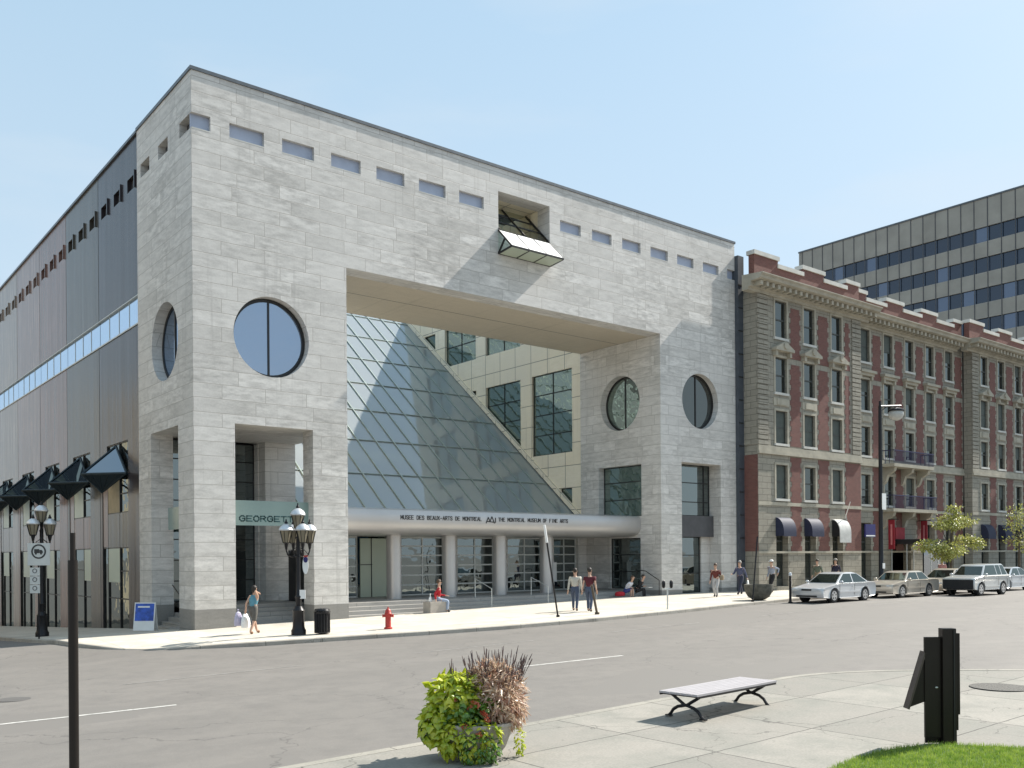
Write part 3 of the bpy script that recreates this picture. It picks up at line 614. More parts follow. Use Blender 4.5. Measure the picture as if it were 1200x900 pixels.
MB().box(22.7,22.75,5.6,5.65,.7,2.4).box(22.55,22.9,5.55,5.6,1.2,2.3).build('poster_stand', 'white', mus)
# projecting box window above the portal
bwin = MB()
A0 = [(14.5,0,16.9),(17.7,0,16.9),(17.7,0,18.0),(14.5,0,18.0),(14.5,-1,17.0),(17.7,-1,17.0)]
def beam(mb, p, q, r=.05): mb.tube(p, q, r, n=4)
for a, b in ((0,1),(3,4),(4,5),(5,2),(0,4),(1,5),(2,3)): beam(bwin, A0[a], A0[b])
for k in (1, 2):
    xx = 14.5+3.2*k/3; beam(bwin, (xx,0,18.0),(xx,-1,17.0)); beam(bwin, (xx,0,16.9),(xx,-1,17.0))
beam(bwin, (14.5,-.5,17.5),(14.5,0,16.9))
bw = bwin.build('projecting_window', 'frame_dark', mus)
MB().add([(14.5,-.0,18.03),(17.7,-.0,18.03),(17.7,-1.0,17.04),(14.5,-1.0,17.04)], [(0,1,2,3)]).build('white_awning_pane', 'white', bw)
MB().add([(14.5,0,16.88),(17.7,0,16.88),(17.7,-1.0,16.97),(14.5,-1.0,16.97)], [(0,1,2,3)]).build('underside_pane', 'frosted', bw)
MB().add([(14.5,0,16.9),(14.5,0,18.0),(14.5,-1,17.0)], [(0,1,2)]).build('side_pane', 'glass_green', bw)
MB().add([(17.7,0,16.9),(17.7,0,18.0),(17.7,-1,17.0)], [(0,1,2)]).build('side_pane', 'glass_green', bw)
MB().add([(14.5,.0,18.02),(17.7,.0,18.02),(17.7,1.8,19.84),(14.5,1.8,19.84)], [(0,1,2,3)]).build('sloped_pane', 'canopy_glass', bw)
ib = MB()
for xx in (14.55,16.1,17.65): beam(ib, (xx,0,18.06),(xx,1.8,19.86),.06)
for t in (.33,.66): beam(ib, (14.5,1.8*t,18.06+1.8*t),(17.7,1.8*t,18.06+1.8*t),.04)
ib.build('glazing_bars', 'frame_dark', bw)
MB().box(14.3,14.5,.9,4,16.5,19.9).box(17.7,17.9,.9,4,16.5,19.9).box(14.3,17.9,3.8,4,16.5,20.0).box(14.5,17.7,.9,2.3,19.84,20.0).build('window_recess', 'cream', bw)

# side wing: tall granite panel bays, strip window, shop windows, glass canopies
B0, BP = 6.55, 6.12
for k in range(9):
    ya, yb = B0+BP*k, B0+BP*(k+1)-.07
    ha, hb = ya+1.68, ya+4.92       # shop opening
    rp = [(ya, 7.95)] 
    holes = []
    yy = ya+.35
    for q in range(3): holes.append(rect(yy, yy+1.15, Z0-.02, Z1-.02)); yy += 2.04
    wl = MB().wall([(ya,13.98),(yb,13.98),(yb,ROOF-.02),(ya,ROOF-.02)], holes, FY, .06, .5)
    hc = ya+5.72
    wl.wall([(ya,-3.2),(ha,-3.2),(ha,7.95),(hb,7.95),(hb,6.3),(hc,6.3),(hc,-3.2),(yb,-3.2),(yb,12.78),(ya,12.78)], [], FY, .06, .5)
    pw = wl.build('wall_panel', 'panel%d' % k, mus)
    for h_ in holes:
        o = MB().box(.25,.3,h_[0][0],h_[1][0],Z0,Z1).build('vent_opening', 'spandrel', mus)
        MB().box(-.02,.06,h_[0][0]-.08,h_[0][0]-.002,Z0-.1,Z1+.08).build('fin', 'panel%d' % min(8, k), o)
    sw = MB().box(.12,.16,ya,yb,12.78,13.98).build('strip_window', 'glass_strip', mus)
    b_ = MB()
    for q in range(1, 4): y_ = ya+(yb-ya)*q/4; b_.box(.10,.119,y_-.02,y_+.02,12.8,13.96)
    b_.box(.02,.118,ya,yb,12.74,12.80).box(.02,.118,ya,yb,13.96,14.0); b_.build('glazing_bars', 'frame_pale', sw)
    MB().box(.3,.45,yb,yb+.07,-3,ROOF-.1).build('joint', 'black', mus)
    MB().box(-.02,.5,ya,yb,ROOF-.02,ROOF+.1).build('coping', 'coping', mus)
    # shop window
    zb = g(0, hb)-.05
    sf = MB()
    for y_ in (ha, ha+1.35, hb-.05): sf.box(.08,.2,y_,y_+.05,zb,7.95)
    for z_ in (zb, 1.0+.25*zb, 2.1, 3.15, 4.75, 5.6, 6.5, 7.9): sf.box(.1,.19,ha,hb,z_,z_+.05)
    sf = sf.build('shop_window', 'frame_dark', mus)
    MB().box(.14,.15,ha,hb,zb,7.95).box(.14,.15,hb,hc,zb,6.3).build('pane', 'glass_shop', sf)
    MB().box(.08,.139,hc-.05,hc,zb,6.3).box(.08,.139,hb,hc,6.25,6.3).box(.1,.139,hb,hc,3.15,3.2).build('side_frame', 'frame_dark', sf)
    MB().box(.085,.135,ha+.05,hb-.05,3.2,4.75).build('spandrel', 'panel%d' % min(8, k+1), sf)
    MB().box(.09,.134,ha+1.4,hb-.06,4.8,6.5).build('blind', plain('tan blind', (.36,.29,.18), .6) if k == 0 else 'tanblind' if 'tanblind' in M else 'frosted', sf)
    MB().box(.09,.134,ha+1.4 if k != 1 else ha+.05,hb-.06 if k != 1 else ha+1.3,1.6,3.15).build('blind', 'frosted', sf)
    MB().box(.085,.135,hb+.02,hc-.06,3.22,6.22).build('reflection_panel', 'panel%d' % min(8, k+2), sf)  # panel added over the side glass, its tone stands in for brown reflections
    # canopy
    yc = (ha+hb)/2+.02
    Ap, C1, C2, Bt, Dt = (.02,yc,7.8), (.0,ha+.02,6.46), (.0,hb-.02,6.46), (-1.45,yc,6.46), (-.6,yc,5.68)
    cf = MB()
    for p, q in ((Ap,Bt),(Bt,C1),(Bt,C2),(Ap,C1),(Ap,C2),(C1,C2)): cf.tube(p, q, .06, n=6)
    for p, q in ((Bt,Dt),(Dt,C1),(Dt,C2)): cf.tube(p, q, .045, n=6)
    cf = cf.build('canopy', 'frame_blue', mus)
    MB().add([Ap,C1,Bt],[(0,1,2)]).add([Ap,C2,Bt],[(0,1,2)]).build('canopy_glass', 'canopy_glass' if 'canopy_glass' in M else 'glass_dark', cf)
    lo = MB()
    for a_, b_ in ((C1,Bt),(C2,Bt)):
        for t_ in (.2,.4,.6,.8):
            q_ = [lerp(a_[i], b_[i], t_) for i in range(3)]; lo.tube(q_, Dt, .016, n=4)
    lo.add([Bt,Dt,C1],[(0,1,2)]); lo.build('canopy_mesh', 'frame_blue', cf)
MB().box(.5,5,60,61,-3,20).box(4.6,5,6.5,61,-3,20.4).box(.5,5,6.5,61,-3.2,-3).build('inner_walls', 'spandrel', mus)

# ---------------------------------------------------------------- red brick apartment house
bb = thing('brick_building', 'red brick and buff stone apartment block with a heavy cornice and iron balconies', 'apartment building', (32.6,-1.2,.4))
LV = [(15.55,17.75),(12.28,14.38),(9.25,11.2),(5.97,7.99)]
bays = [(32.6,43.5,-1.2,[34.3,37.2,40.2]), (43.5,59.0,-.5,[44.7,47.65,50.5,53.4,56.25]), (59.0,79.0,-1.2,[60.4,63.3,66.3,69.3,72.2,75.2])]
WW = 1.14
def toothed(u0, u1, v0, v1, side=(1,1), step=.3, d=.13):
    pts = []; n = max(2, int(round((v1-v0)/step))); hs = (v1-v0)/n
    for i in range(n):
        o = d if (i % 2 and side[0]) else 0; pts += [(u0+o, v0+i*hs), (u0+o, v0+(i+1)*hs)]
    for i in reversed(range(n)):
        o = d if (i % 2 and side[1]) else 0; pts += [(u1-o, v0+(i+1)*hs), (u1-o, v0+i*hs)]
    return pts
for bi, (xa, xb, Y, cols) in enumerate(bays):
    holes = [rect(c, c+WW, z0, z1) for c in cols for z0, z1 in LV]
    holes += [rect(c-.0, c+WW+.05, .75, 4.72) for c in cols if not (bi == 1 and c in (47.65, 50.5))]
    if bi == 1: holes += [rect(48.45, 51.2, .6, 3.4)]
    MB().wall([(xa,-.1),(xb,-.1),(xb,18.3),(xa,18.3)], holes, FX, Y, Y+.6).build('wall', 'sandstone', bb)
    # brick piers between the windows
    edges = [xa+1.15]+[c for c in cols]+[xb-1.0]
    bm_ = MB(); gaps = []
    prev = xa+(1.2 if bi != 1 else .15)
    for c in cols: gaps.append((prev, c-.32)); prev = c+WW+.32
    gaps.append((prev, xb-(1.2 if bi != 1 else .1)))
    for gi, (u0, u1) in enumerate(gaps):
        if u1-u0 < .35: continue
        corner_l = gi == 0 and bi != 1; corner_r = gi == len(gaps)-1 and bi != 1
        for v0, v1 in ((9.15,14.1),(14.45,17.5)): bm_.prism(toothed(u0, u1, v0, v1), FX, Y-.02, Y+.01)
        l0 = xa+.02 if corner_l else u0; l1 = xb-.02 if corner_r else u1
        bm_.prism(toothed(l0, l1, 2.85, 8.5, (0 if corner_l else 1, 0 if corner_r else 1)), FX, Y-.02, Y+.01)
    bm_.build('brick_panels', 'brick', bb)
    # quoins
    if bi != 1:
        for e0, e1 in ((xa-.03, xa+1.0), (xb-1.0, xb+.03)):
            n = 30; q = MB()
            for i in range(n): z = 9.1+i*(17.9-9.1)/n; q.box(e0, e1, Y-.07, Y+.0, z, z+(17.9-9.1)/n-.06)
            q.build('quoins', 'sandstone', bb)
    t_ = MB().box(xa-.06, xb+.06, Y-.14, Y, 8.56, 8.74).box(xa-.04, xb+.04, Y-.09, Y, 8.74, 9.05).box(xa-.02,xb+.02,Y-.06,Y,2.72,2.84).box(xa-.02,xb+.02,Y-.05,Y,5.55,5.75)
    t_.build('belt_course', 'trim', bb)
    # cornice
    prof = [(Y+.3,17.88),(Y-.12,17.88),(Y-.14,18.02),(Y-.33,18.06),(Y-.33,18.32),(Y-.85,18.36),(Y-.98,18.40),(Y-1.03,18.53),(Y-1.15,18.62),(Y-1.15,18.67),(Y+.3,18.78)]
    ea, eb = (xa-1.0, xb+.9) if bi != 1 else (xa+.9, xb-1.0)
    if bi == 2: ea = xa-1.0; eb = xb+1
    MB().prism(prof, lambda u, v, t: Vector((t, u, v)), ea, eb).build('cornice', 'trim', bb)
    x = ea+.3
    while x < eb-.3: MB().box(x, x+.22, Y-.80, Y-.33, 18.08, 18.33).build('modillion', 'trim', bb); x += .55
    # parapet: alternating high and low brick lengths with stone caps
    x = xa-.1; hi = True
    pb = MB(); pc = MB()
    while x < xb:
        ln = 2.3 if hi else 2.5; x1 = min(x+ln, xb+.1); h_ = 20.15 if hi else 19.72
        pb.box(x, x1, Y+.1, Y+.5, 18.7, h_); pc.box(x-.08, x1+.08, Y+.02, Y+.6, h_, h_+.24); x = x1; hi = not hi
    pb.build('parapet', 'brick', bb); pc.build('parapet_cap', 'capstone', bb)
    # windows with frames, sills, surrounds
    for ci, c in enumerate(cols):
        for li, (z0, z1) in enumerate(LV):
            f = MB().box(c, c+WW, Y+.13, Y+.19, z1-.07, z1).box(c, c+WW, Y+.13, Y+.19, z0, z0+.07).box(c, c+.07, Y+.13, Y+.19, z0+.07, z1-.07).box(c+WW-.07, c+WW, Y+.13, Y+.19, z0+.07, z1-.07).box(c+.07, c+WW-.07, Y+.12, Y+.18, (z0+z1)/2-.04, (z0+z1)/2+.04)
            f = f.build('window', 'winframe', bb)
            MB().box(c+.07, c+WW-.07, Y+.16, Y+.17, z0+.07, z1-.07).build('pane', 'glass_shop', f)
            rr = random.random()
            if rr > .45: MB().box(c+.09, c+WW-.09, Y+.145, Y+.155, lerp(z0+.1, z1-.3, random.choice((.0,.5,.55,.7))), z1-.08).build('blind', 'blind', f)
            MB().box(c-.14, c+WW+.14, Y-.1, Y+.1, z0-.14, z0-.0).build('sill', 'capstone', f)
            sr = MB().box(c-.14, c-.002, Y-.04, Y, z0, z1+.14).box(c+WW+.002, c+WW+.14, Y-.04, Y, z0, z1+.14).box(c-.002, c+WW+.002, Y-.045, Y, z1+.002, z1+.14)
            sr.build('surround', 'trim', f)
        if bi != 1:
            pd = MB().prism([(c-.35,14.72),(c+WW+.35,14.72),(c+WW+.35,14.86),(c+WW/2,15.3),(c-.35,14.86)], FX, Y-.36, Y).box(c-.22, c-.02, Y-.25, Y, 14.42, 14.72).box(c+WW+.02, c+WW+.22, Y-.25, Y, 14.42, 14.72).prism(circ(c+WW/2, 15.02, .2, 10), FX, Y-.44, Y-.3)
        else:
            pd = MB().box(c-.4, c+WW+.4, Y-.36, Y, 14.78, 14.95).box(c-.3, c+WW+.3, Y-.22, Y, 14.6, 14.78).box(c-.22, c-.02, Y-.18, Y, 14.35, 14.6).box(c+WW+.02, c+WW+.22, Y-.18, Y, 14.35, 14.6)
        pd.build('pediment', 'trim', bb)
        MB().box(c-.2, c+WW+.2, Y-.05, Y, 11.5, 11.95).box(c+.1, c+WW-.1, Y-.09, Y-.05, 11.55, 11.9).build('carved_panel', 'trim', bb)
        if not (bi == 1 and c in (47.65, 50.5)):
            f = MB().box(c, c+.08, Y+.4, Y+.5, .75, 4.72).box(c+WW-.03, c+WW+.05, Y+.4, Y+.5, .75, 4.72).box(c+.08, c+WW-.03, Y+.4, Y+.5, 3.4, 3.5).box(c+.08, c+WW-.03, Y+.4, Y+.5, .75, 1.2).build('shop_window', 'winframe', bb)
            MB().box(c+.08, c+WW-.03, Y+.44, Y+.45, 1.2, 4.72).build('pane', 'glass_dark', f)
            if bi != 1:
                pale = (bi == 0 and ci == 2)
                pts = [(Y, 4.85)]+[(Y-.58*math.sin(R(a)), 4.0+.85*math.cos(R(a))) for a in range(10, 91, 10)]+[(Y-.58, 3.72), (Y-.54, 3.72), (Y-.54,3.95)]+[(Y-.54*math.sin(R(a)), 4.0+.80*math.cos(R(a))) for a in range(80, 9, -10)]+[(Y,4.8)]
                if pale: pts = [(u, v if v > 3.8 else v-.35) for u, v in pts]
                a_ = MB().prism(pts, lambda u, v, t: Vector((t, u, v)), c-.06, c+WW+.06).build('awning', 'awning_pale' if pale else 'awning_blue', bb, smooth=True)
                MB().prism([(Y,4.8)]+[(Y-.54*math.sin(R(a)), 4.0+.80*math.cos(R(a))) for a in range(10, 91, 10)]+[(Y-.54,3.75),(Y,3.75)], lambda u, v, t: Vector((t, u, v)), c-.057, c-.04).build('awning_side', 'black' if pale else 'awning_blue', a_)
# side return and link to the museum
MB().box(32.6,33.2,-.6,8,-.1,18.3).build('wall', 'sandstone', bb)
MB().box(32.57,32.6,-1.18,2,2.85,8.5).build('brick_panels', 'brick', bb)
MB().box(32.56,32.6,-1.2,2,9.1,17.9).build('quoins', 'sandstone', bb)
MB().box(32.1,32.63,-.25,.7,0,20.2).build('link_panel', 'slate', bb)
lb = MB()
for z in range(0, 14): lb.box(32.09,32.5,-.28,-.25,.9+1.35*z,.96+1.35*z)
lb.build('link_bars', 'frame_dark', bb)
MB().box(33,79,.8,14,18.6,19.0).build('roof', 'slate', bb)
MB().box(33.2,78.4,1.2,1.4,0,18.3).build('inner_walls', 'black', bb)
for cx in (37.2,41.6,52,66,70):
    MB().box(cx,cx+1.0,1.2,2.2,19,20.5).build('chimney', 'brick', bb)
# balconies of the centre bay
for z, xa, xb in ((8.78,47.1,52.5),(5.72,46.95,52.9)):
    b_ = MB().box(xa, xb, -1.55, -.5, z-.22, z).build('balcony', 'trim', bb)
    rl = MB(); rl.box(xa, xb, -1.54, -1.5, z+.86, z+.92)
    x = xa
    while x <= xb: rl.box(x, x+.025, -1.53, -1.505, z, z+.88); x += .14
    for yy in (-1.2,-.9,-.6): rl.box(xa, xa+.03, yy, yy+.025, z, z+.88).box(xb-.03, xb, yy, yy+.025, z, z+.88)
    rl.box(xa, xa+.03, -1.53, -.5, z+.86, z+.92).box(xb-.03, xb, -1.53, -.5, z+.86, z+.92)
    rl.build('railing', 'iron_blue', b_)
    for cx in (xa+.35, (xa+xb)/2, xb-.5):
        MB().prism([(-.5,z-.22),(-1.4,z-.22),(-1.3,z-.5),(-.85,z-.75),(-.7,z-1.2),(-.5,z-1.4)], lambda u, v, t: Vector((t, u, v)), cx, cx+.3).build('bracket', 'trim', b_)
# street door vestibule, banners, signs
v_ = MB().box(48.3,51.5,-2.9,-.5,3.3,3.62).build('entrance_canopy', 'black', bb)
vb = MB()
for x in (48.4,49.4,50.4,51.35): vb.box(x,x+.06,-2.85,-2.79,.45,3.3)
for y in (-2.85,-1.7,-.6): vb.box(48.4,48.46,y,y+.06,.45,3.3).box(51.35,51.41,y,y+.06,.45,3.3)
vb.build('posts', 'frame_pale', v_)
MB().box(48.47,51.34,-2.83,-2.81,.5,3.28).build('pane', 'glass_clear', v_)
for x, z0, z1 in ((47.5,2.95,4.95),(51.9,3.1,4.95)):
    b_ = MB().box(x,x+.06,-1.3,-.85,z0,z1).build('hanging_banner', 'red_banner', bb)
    MB().box(x-.012,x,-1.14,-1.02,z0+.3,z1-.3).build('pale_stripe', plain('rose stripe', (.6,.2,.2), .7), b_)
    MB().box(x+.01,x+.05,-1.6,-.5,z1,z1+.05).build('bracket', 'frame_dark', b_)
MB().box(48.3,49.5,-.95,-.88,3.65,4.45).build('name_sign', 'red_banner', bb)
s_ = MB().box(43.8,45.0,-1.35,-1.25,3.75,4.6).build('name_sign', 'navy_sign', bb)
MB().box(43.85,44.95,-1.358,-1.351,3.8,3.88).build('white_stripe', 'white', s_)
MB().tube((41.6,-1.2,4.9),(40.6,-2.2,5.9),.03,.025).build('flagpole', 'white', bb)
MB().add([(41.55,-1.25,4.95),(41.35,-1.45,5.15),(41.5,-1.5,4.6),(41.7,-1.4,4.55)],[(0,1,2,3)]).build('furled_flag', 'white', bb)

# ---------------------------------------------------------------- office tower far right
ob = thing('office_building', 'beige precast office block with navy ribbon windows rising behind the brick building', 'office building', (105,-10,0))
OX = 105; Ya, Yb = -12, 44.9
levels = [(42.82-3.745*k, 42.82-3.745*k-1.85) for k in range(11)]
prev = 46.3
for k, (zt, zb) in enumerate(levels):
    MB().box(OX, OX+1, Ya, Yb, zt, prev).build('precast_band', 'precast', ob); prev = zb
    wb = MB().box(OX+.25, OX+.35, Ya, Yb-.3, zb, zt).build('ribbon_window', 'office_glass', ob)
    n = 0; y = Yb-.55-1.64*random.randint(1, 4)
    for q in range(5):
        y = Yb-.6-1.64*random.randint(0, 24); MB().box(OX+.245-.003*q, OX+.249, y-1.5, y, zb+.05, zt-.05).build('pale_pane', 'office_glass2', wb)
MB().box(OX, OX+1, Ya, Yb, 0, prev).build('precast_band', 'precast', ob)
y = Yb-.55
while y > Ya: MB().box(OX-.05, OX, y-.045, y+.045, 2, 46.4).build('fin', 'spandrel', ob); y -= 1.636
MB().box(OX+1, OX+25, Ya, Yb, 0, 46.1).build('wall', 'precast', ob)
MB().box(OX-.1, OX+25, Ya, Yb+.1, 46.3, 46.5).build('coping', 'coping', ob)
MB().box(OX-.05, OX+.0, Yb-.28, Yb, 0, 46.3).build('corner_pier', 'precast', ob)

# ---------------------------------------------------------------- house across the side street (seen only in the glass)
hb = thing('side_street_building', 'pale limestone house mirrored in the dark shop windows of the left wing', 'building', (-17.5,4,-.5))
for k in range(1):
    holes = [rect(y, y+1.3, z, z+2.2) for y in [6+3*q for q in range(21)] for z in (1.2, 5, 8.4, 11.8, 15.2)]
    MB().wall([(4,-3),(70,-3),(70,19),(4,19)], holes, FY, -17.5, -17.9).build('wall', stone('reflected limestone', 1.4, .4, (.5,.42,.30), (.6,.52,.38), (.3,.26,.2)), hb)
    MB().box(-18.1,-18.0,4,70,-3,18.9).build('window_glass', 'glass_dark', hb)
    MB().box(-30,-18.1,4,70,-4,19).build('body', 'sandstone', hb)

# ================================================================ people
def skin_mesh(verts, edges, radii, sub=1):
    bm = bmesh.new(); ly = bm.verts.layers.skin.verify(); vs = []
    for v, r in zip(verts, radii):
        b = bm.verts.new(v); r = (r, r) if not hasattr(r, '__len__') else r; b[ly].radius = r; b[ly].use_root = len(vs) == 0; vs.append(b)
    for a, b in edges: bm.edges.new((vs[a], vs[b]))
    me = bpy.data.meshes.new('tmp'); bm.to_mesh(me); bm.free()
    o = bpy.data.objects.new('tmp', me); COL.objects.link(o)
    o.modifiers.new('s', 'SKIN'); sb = o.modifiers.new('u', 'SUBSURF'); sb.levels = sub; sb.render_levels = sub
    dg = bpy.context.evaluated_depsgraph_get(); dg.update()
    res = bpy.data.meshes.new_from_object(o.evaluated_get(dg)); bpy.data.objects.remove(o); bpy.data.meshes.remove(me)
    return res
def put(me, name, mat, parent):
    me.materials.clear(); me.materials.append(M[mat] if isinstance(mat, str) else mat); me.polygons.foreach_set('use_smooth', [True]*len(me.polygons)); me.name = name
    o = bpy.data.objects.new(name, me); COL.objects.link(o); o.parent = parent; return o
def ik(a, b, l1, l2, hint):
    a = Vector(a); b = Vector(b); d = b-a; L = min(d.length, (l1+l2)*.999); d.normalize(); b = a+d*L
    x = (l1*l1-l2*l2+L*L)/(2*L); h = math.sqrt(max(0, l1*l1-x*x)); hint = Vector(hint); n = (hint-d*hint.dot(d))
    n = n.normalized() if n.length > 1e-4 else Vector((1,0,0)); return a+d*x+n*h, b
SKINS = {'pale': (.50,.31,.22), 'tan': (.38,.22,.15)}
for k, c in SKINS.items(): M['skin_'+k] = plain('skin '+k, c, .55, 0, .06, 8)
def cloth(name, c): 
    if name not in M: M[name] = plain(name, c, .85, 0, .14, 7)
    return name
def person(label, loc, rz, H=1.74, fl=(.25,.1), fr=(-.28,.1), hl=None, hr=None, hip=None, lean=.03, top='white', bottom='black', hair='dark_hair', skin='pale', sleeve='long', legs='long', shoes='black', headturn=0., cap=None, female=False, bag=None, group='people walking along the sidewalk', zl=0., zr=0., headtilt=0.):
    """faces local +X. fl/fr = (x, y) of the feet; hl/hr = hand targets"""
    s = H/1.74; sw = .175 if female else .20
    root = thing('person', label, 'person', loc, rz, group)
    hip = hip or (0, 0, .90); hx, hy, hz = hip
    pel = Vector((hx,hy,hz+.03)); wa = pel+Vector((lean*.6,0,.16)); ch = pel+Vector((lean*2,0,.38)); nb = pel+Vector((lean*2.4,0,.52)); hb_ = nb+Vector((.01+headtilt*.3,0,.09)); ht = hb_+Vector((.01+headtilt*.5,0,.17))
    V = [pel, wa, ch, ch.lerp(nb,.62), nb, hb_, hb_+Vector((.005,0,.09)), ht]; Rd = [(.135,.12), (.12,.10), (.15,.115), (.085,.075), .058, (.068,.062), (.088,.078), (.07,.065)]
    E_ = [(0,1),(1,2),(2,3),(3,4),(4,5),(5,6),(6,7)]
    cth, sth = math.cos(headturn), math.sin(headturn)
    def add(v, r, p): V.append(Vector(v)); Rd.append(r); E_.append((p, len(V)-1)); return len(V)-1
    idx = {}
    for side, sg, ft, z in (('l',1,fl,zl), ('r',-1,fr,zr)):
        hipj = pel+Vector((0,.095*sg,-.05)); ank = Vector((ft[0], ft[1]*sg, .085+z)); kn, ank = ik(hipj, ank, .43, .42, (1,0,.05))
        i = add(hipj, (.095,.095), 0); t_ = add(hipj.lerp(kn,.5), .078, i); k_ = add(kn, .056, t_); c_ = add(kn.lerp(ank,.35), .056, k_); a_ = add(ank, .040, c_)
        b_ = add(ank+Vector((.14,0,-.045)), (.035,.045), a_); idx['leg'+side] = (i, t_, k_, c_, a_, b_)
    for side, sg, hd in (('l',1,hl), ('r',-1,hr)):
        sh = ch+Vector((-.01,sw*sg,.055)); hd = Vector(hd) if hd else Vector((hx+(.12 if sg*fl[0] < 0 else -.10), (sw+.07)*sg, hz-.06))
        el, hd = ik(sh, hd, .29, .26, (-1,.25*sg,-.2)); i = add(sh, .062, 2); m_ = add(sh.lerp(el,.5), .05, i); e_ = add(el, .042, m_); w_ = add(hd, .028, e_)
        d = (hd-el).normalized(); lat = Vector((0,0,1)).cross(d); lat = lat.normalized() if lat.length > .1 else Vector((1,0,0))
        p_ = add(hd+d*.07, (.038,.02), w_); idx['arm'+side] = (i, m_, e_, w_, p_)
        for q, ln in ((-1.5,.065),(-.5,.078),(.5,.074),(1.5,.058)): f1 = add(hd+d*(.085+ln*.5)+lat*.017*q, .0085, p_); add(hd+d*(.08+ln*.9)+lat*.017*q+Vector((0,0,-.02)), .0075, f1)
        add(hd+d*.07+lat*.055*sg, .009, w_)
    put(skin_mesh([v*s for v in V], E_, [(r*s if not hasattr(r,'__len__') else (r[0]*s, r[1]*s)) for r in Rd]), 'body', 'skin_'+skin, root)
    def sub(ids, scale, extra=()):
        vv = []; ee = []; rr = []; mp = {}
        for ch_ in ids:
            for a in ch_:
                if a not in mp: mp[a] = len(vv); vv.append(V[a]*s); r = Rd[a]; rr.append(tuple(x*s*scale+.006 for x in (r if hasattr(r,'__len__') else (r,r))))
            ee += [(mp[a], mp[b]) for a, b in zip(ch_[:-1], ch_[1:])]
        return skin_mesh(vv, ee, rr)
    la, ra, ll, rl = idx['arml'], idx['armr'], idx['legl'], idx['legr']; n_ = 4 if sleeve == 'long' else (2 if sleeve == 'short' else 1)
    put(sub([(0,1,2,3)]+[(2,)+la[:n_], (2,)+ra[:n_]], 1.13), 'shirt', top, root)
    m_ = 5 if legs == 'long' else 3 if legs == 'knee' else 2
    put(sub([(0,1), (0,)+ll[:m_], (0,)+rl[:m_]], 1.14 if legs == 'long' else 1.25), 'trousers' if legs == 'long' else 'shorts', bottom, root)
    for l_ in (ll, rl): put(sub([(l_[4], l_[5])], 1.25), 'shoe', shoes, root)
    hc = (V[6]+Vector((0,0,.02)))*s; rot = Matrix.Translation(hc) @ Matrix.Rotation(headturn, 4, 'Z')
    hm = MB().blob((-.022,0,.032), (.108,.092,.105), 14, 9)
    hm.f = [f for f in hm.f if not all(hm.v[i].x > .035 and hm.v[i].z < .075 for i in f)]
    if female: hm.blob((-.075,0,-.05), (.05,.07,.09), 10, 7)
    hm.v = [rot @ (v*s) for v in hm.v]; hm.build('hair', hair, root, True, local=True)
    fm = MB().blob((.092,0,-.015), (.018,.013,.025), 8, 6); fm.v = [rot @ (v*s) for v in fm.v]; fm.build('nose', 'skin_'+skin, root, True, local=True)
    for sg in (1,-1):
        em = MB().blob((.082,.03*sg,.012), (.010,.013,.009), 8, 6); em.v = [rot @ (v*s) for v in em.v]; em.build('eye', 'black', root, True, local=True)
        em = MB().blob((-.005,.083*sg,-.005), (.02,.014,.032), 8, 6); em.v = [rot @ (v*s) for v in em.v]; em.build('ear', 'skin_'+skin, root, True, local=True)
    em = MB().blob((.082,0,-.055), (.008,.024,.007), 8, 6); em.v = [rot @ (v*s) for v in em.v]; em.build('mouth', plain('lips', (.4,.12,.1), .5) if 'lips' not in M else 'lips', root, True, local=True)
    if cap:
        cm = MB().lathe([(.112,.045),(.115,.075),(.10,.12),(.06,.15),(.01,.158)], (-.01,0,0), 16).box(.06,.19,-.07,.07,.05,.062); cm.v = [rot @ (v*s) for v in cm.v]; cm.build('cap', cap, root, True, local=True)
    hands = {'l': V[la[3]]*s, 'r': V[ra[3]]*s}
    return root, hands
M['lips'] = plain('lips', (.4,.13,.11), .5)
M['dark_hair'] = plain('dark hair', (.02,.014,.01), .6); M['brown_hair'] = plain('brown hair', (.08,.045,.025), .6); M['grey_hair'] = plain('grey hair', (.35,.33,.31), .7)
for n, c in {'teal_top':(.10,.26,.33),'grey_shorts':(.10,.095,.085),'red_sweater':(.40,.015,.025),'blue_jeans':(.055,.075,.12),'pale_jeans':(.28,.34,.44),'cream_shirt':(.50,.47,.40),'maroon_shirt':(.09,.012,.02),'khaki':(.22,.17,.11),'white_shirt':(.6,.62,.68),'denim_skirt':(.05,.07,.22),'black_top':(.015,.015,.018),'brown_jacket':(.13,.03,.025),'grey_trousers':(.42,.42,.42),'navy_suit':(.07,.08,.14),'navy_trousers':(.03,.035,.06),'steel_shirt':(.26,.29,.36),'green_jacket':(.10,.12,.09),'dark_navy':(.02,.02,.045),'tan_shoe':(.2,.1,.05),'pink_top':(.4,.2,.2)}.items(): cloth(n, c)
def gz(x, y, dz=.004): return (x, y, g(x, y)+dz)
def carry_bag(label, loc, w_, h_, mat, cat='bag', group=None):
    t = thing('carrier_bag', label, cat, loc, .4)
    mb = MB(); n = 12
    mb.lathe([(.12*w_,0),(.42*w_,.02*h_),(.5*w_,.25*h_),(.46*w_,.6*h_),(.25*w_,.92*h_),(.06*w_,1.0*h_)], (0,0,0), 14, True, 1, .45)
    mb.v = [v+Vector((random.uniform(-.02,.02), random.uniform(-.012,.012), 0)) for v in mb.v]
    mb.build('bag', mat, t, True, local=True)
    MB().path([(-.05*w_,0,h_*.97),(-.03,0,h_+.08),(.03,0,h_+.08),(.05*w_,0,h_*.97)], .008, 6).build('handle', mat, t, local=True)
    return t
GX = 'people walking along the sidewalk'
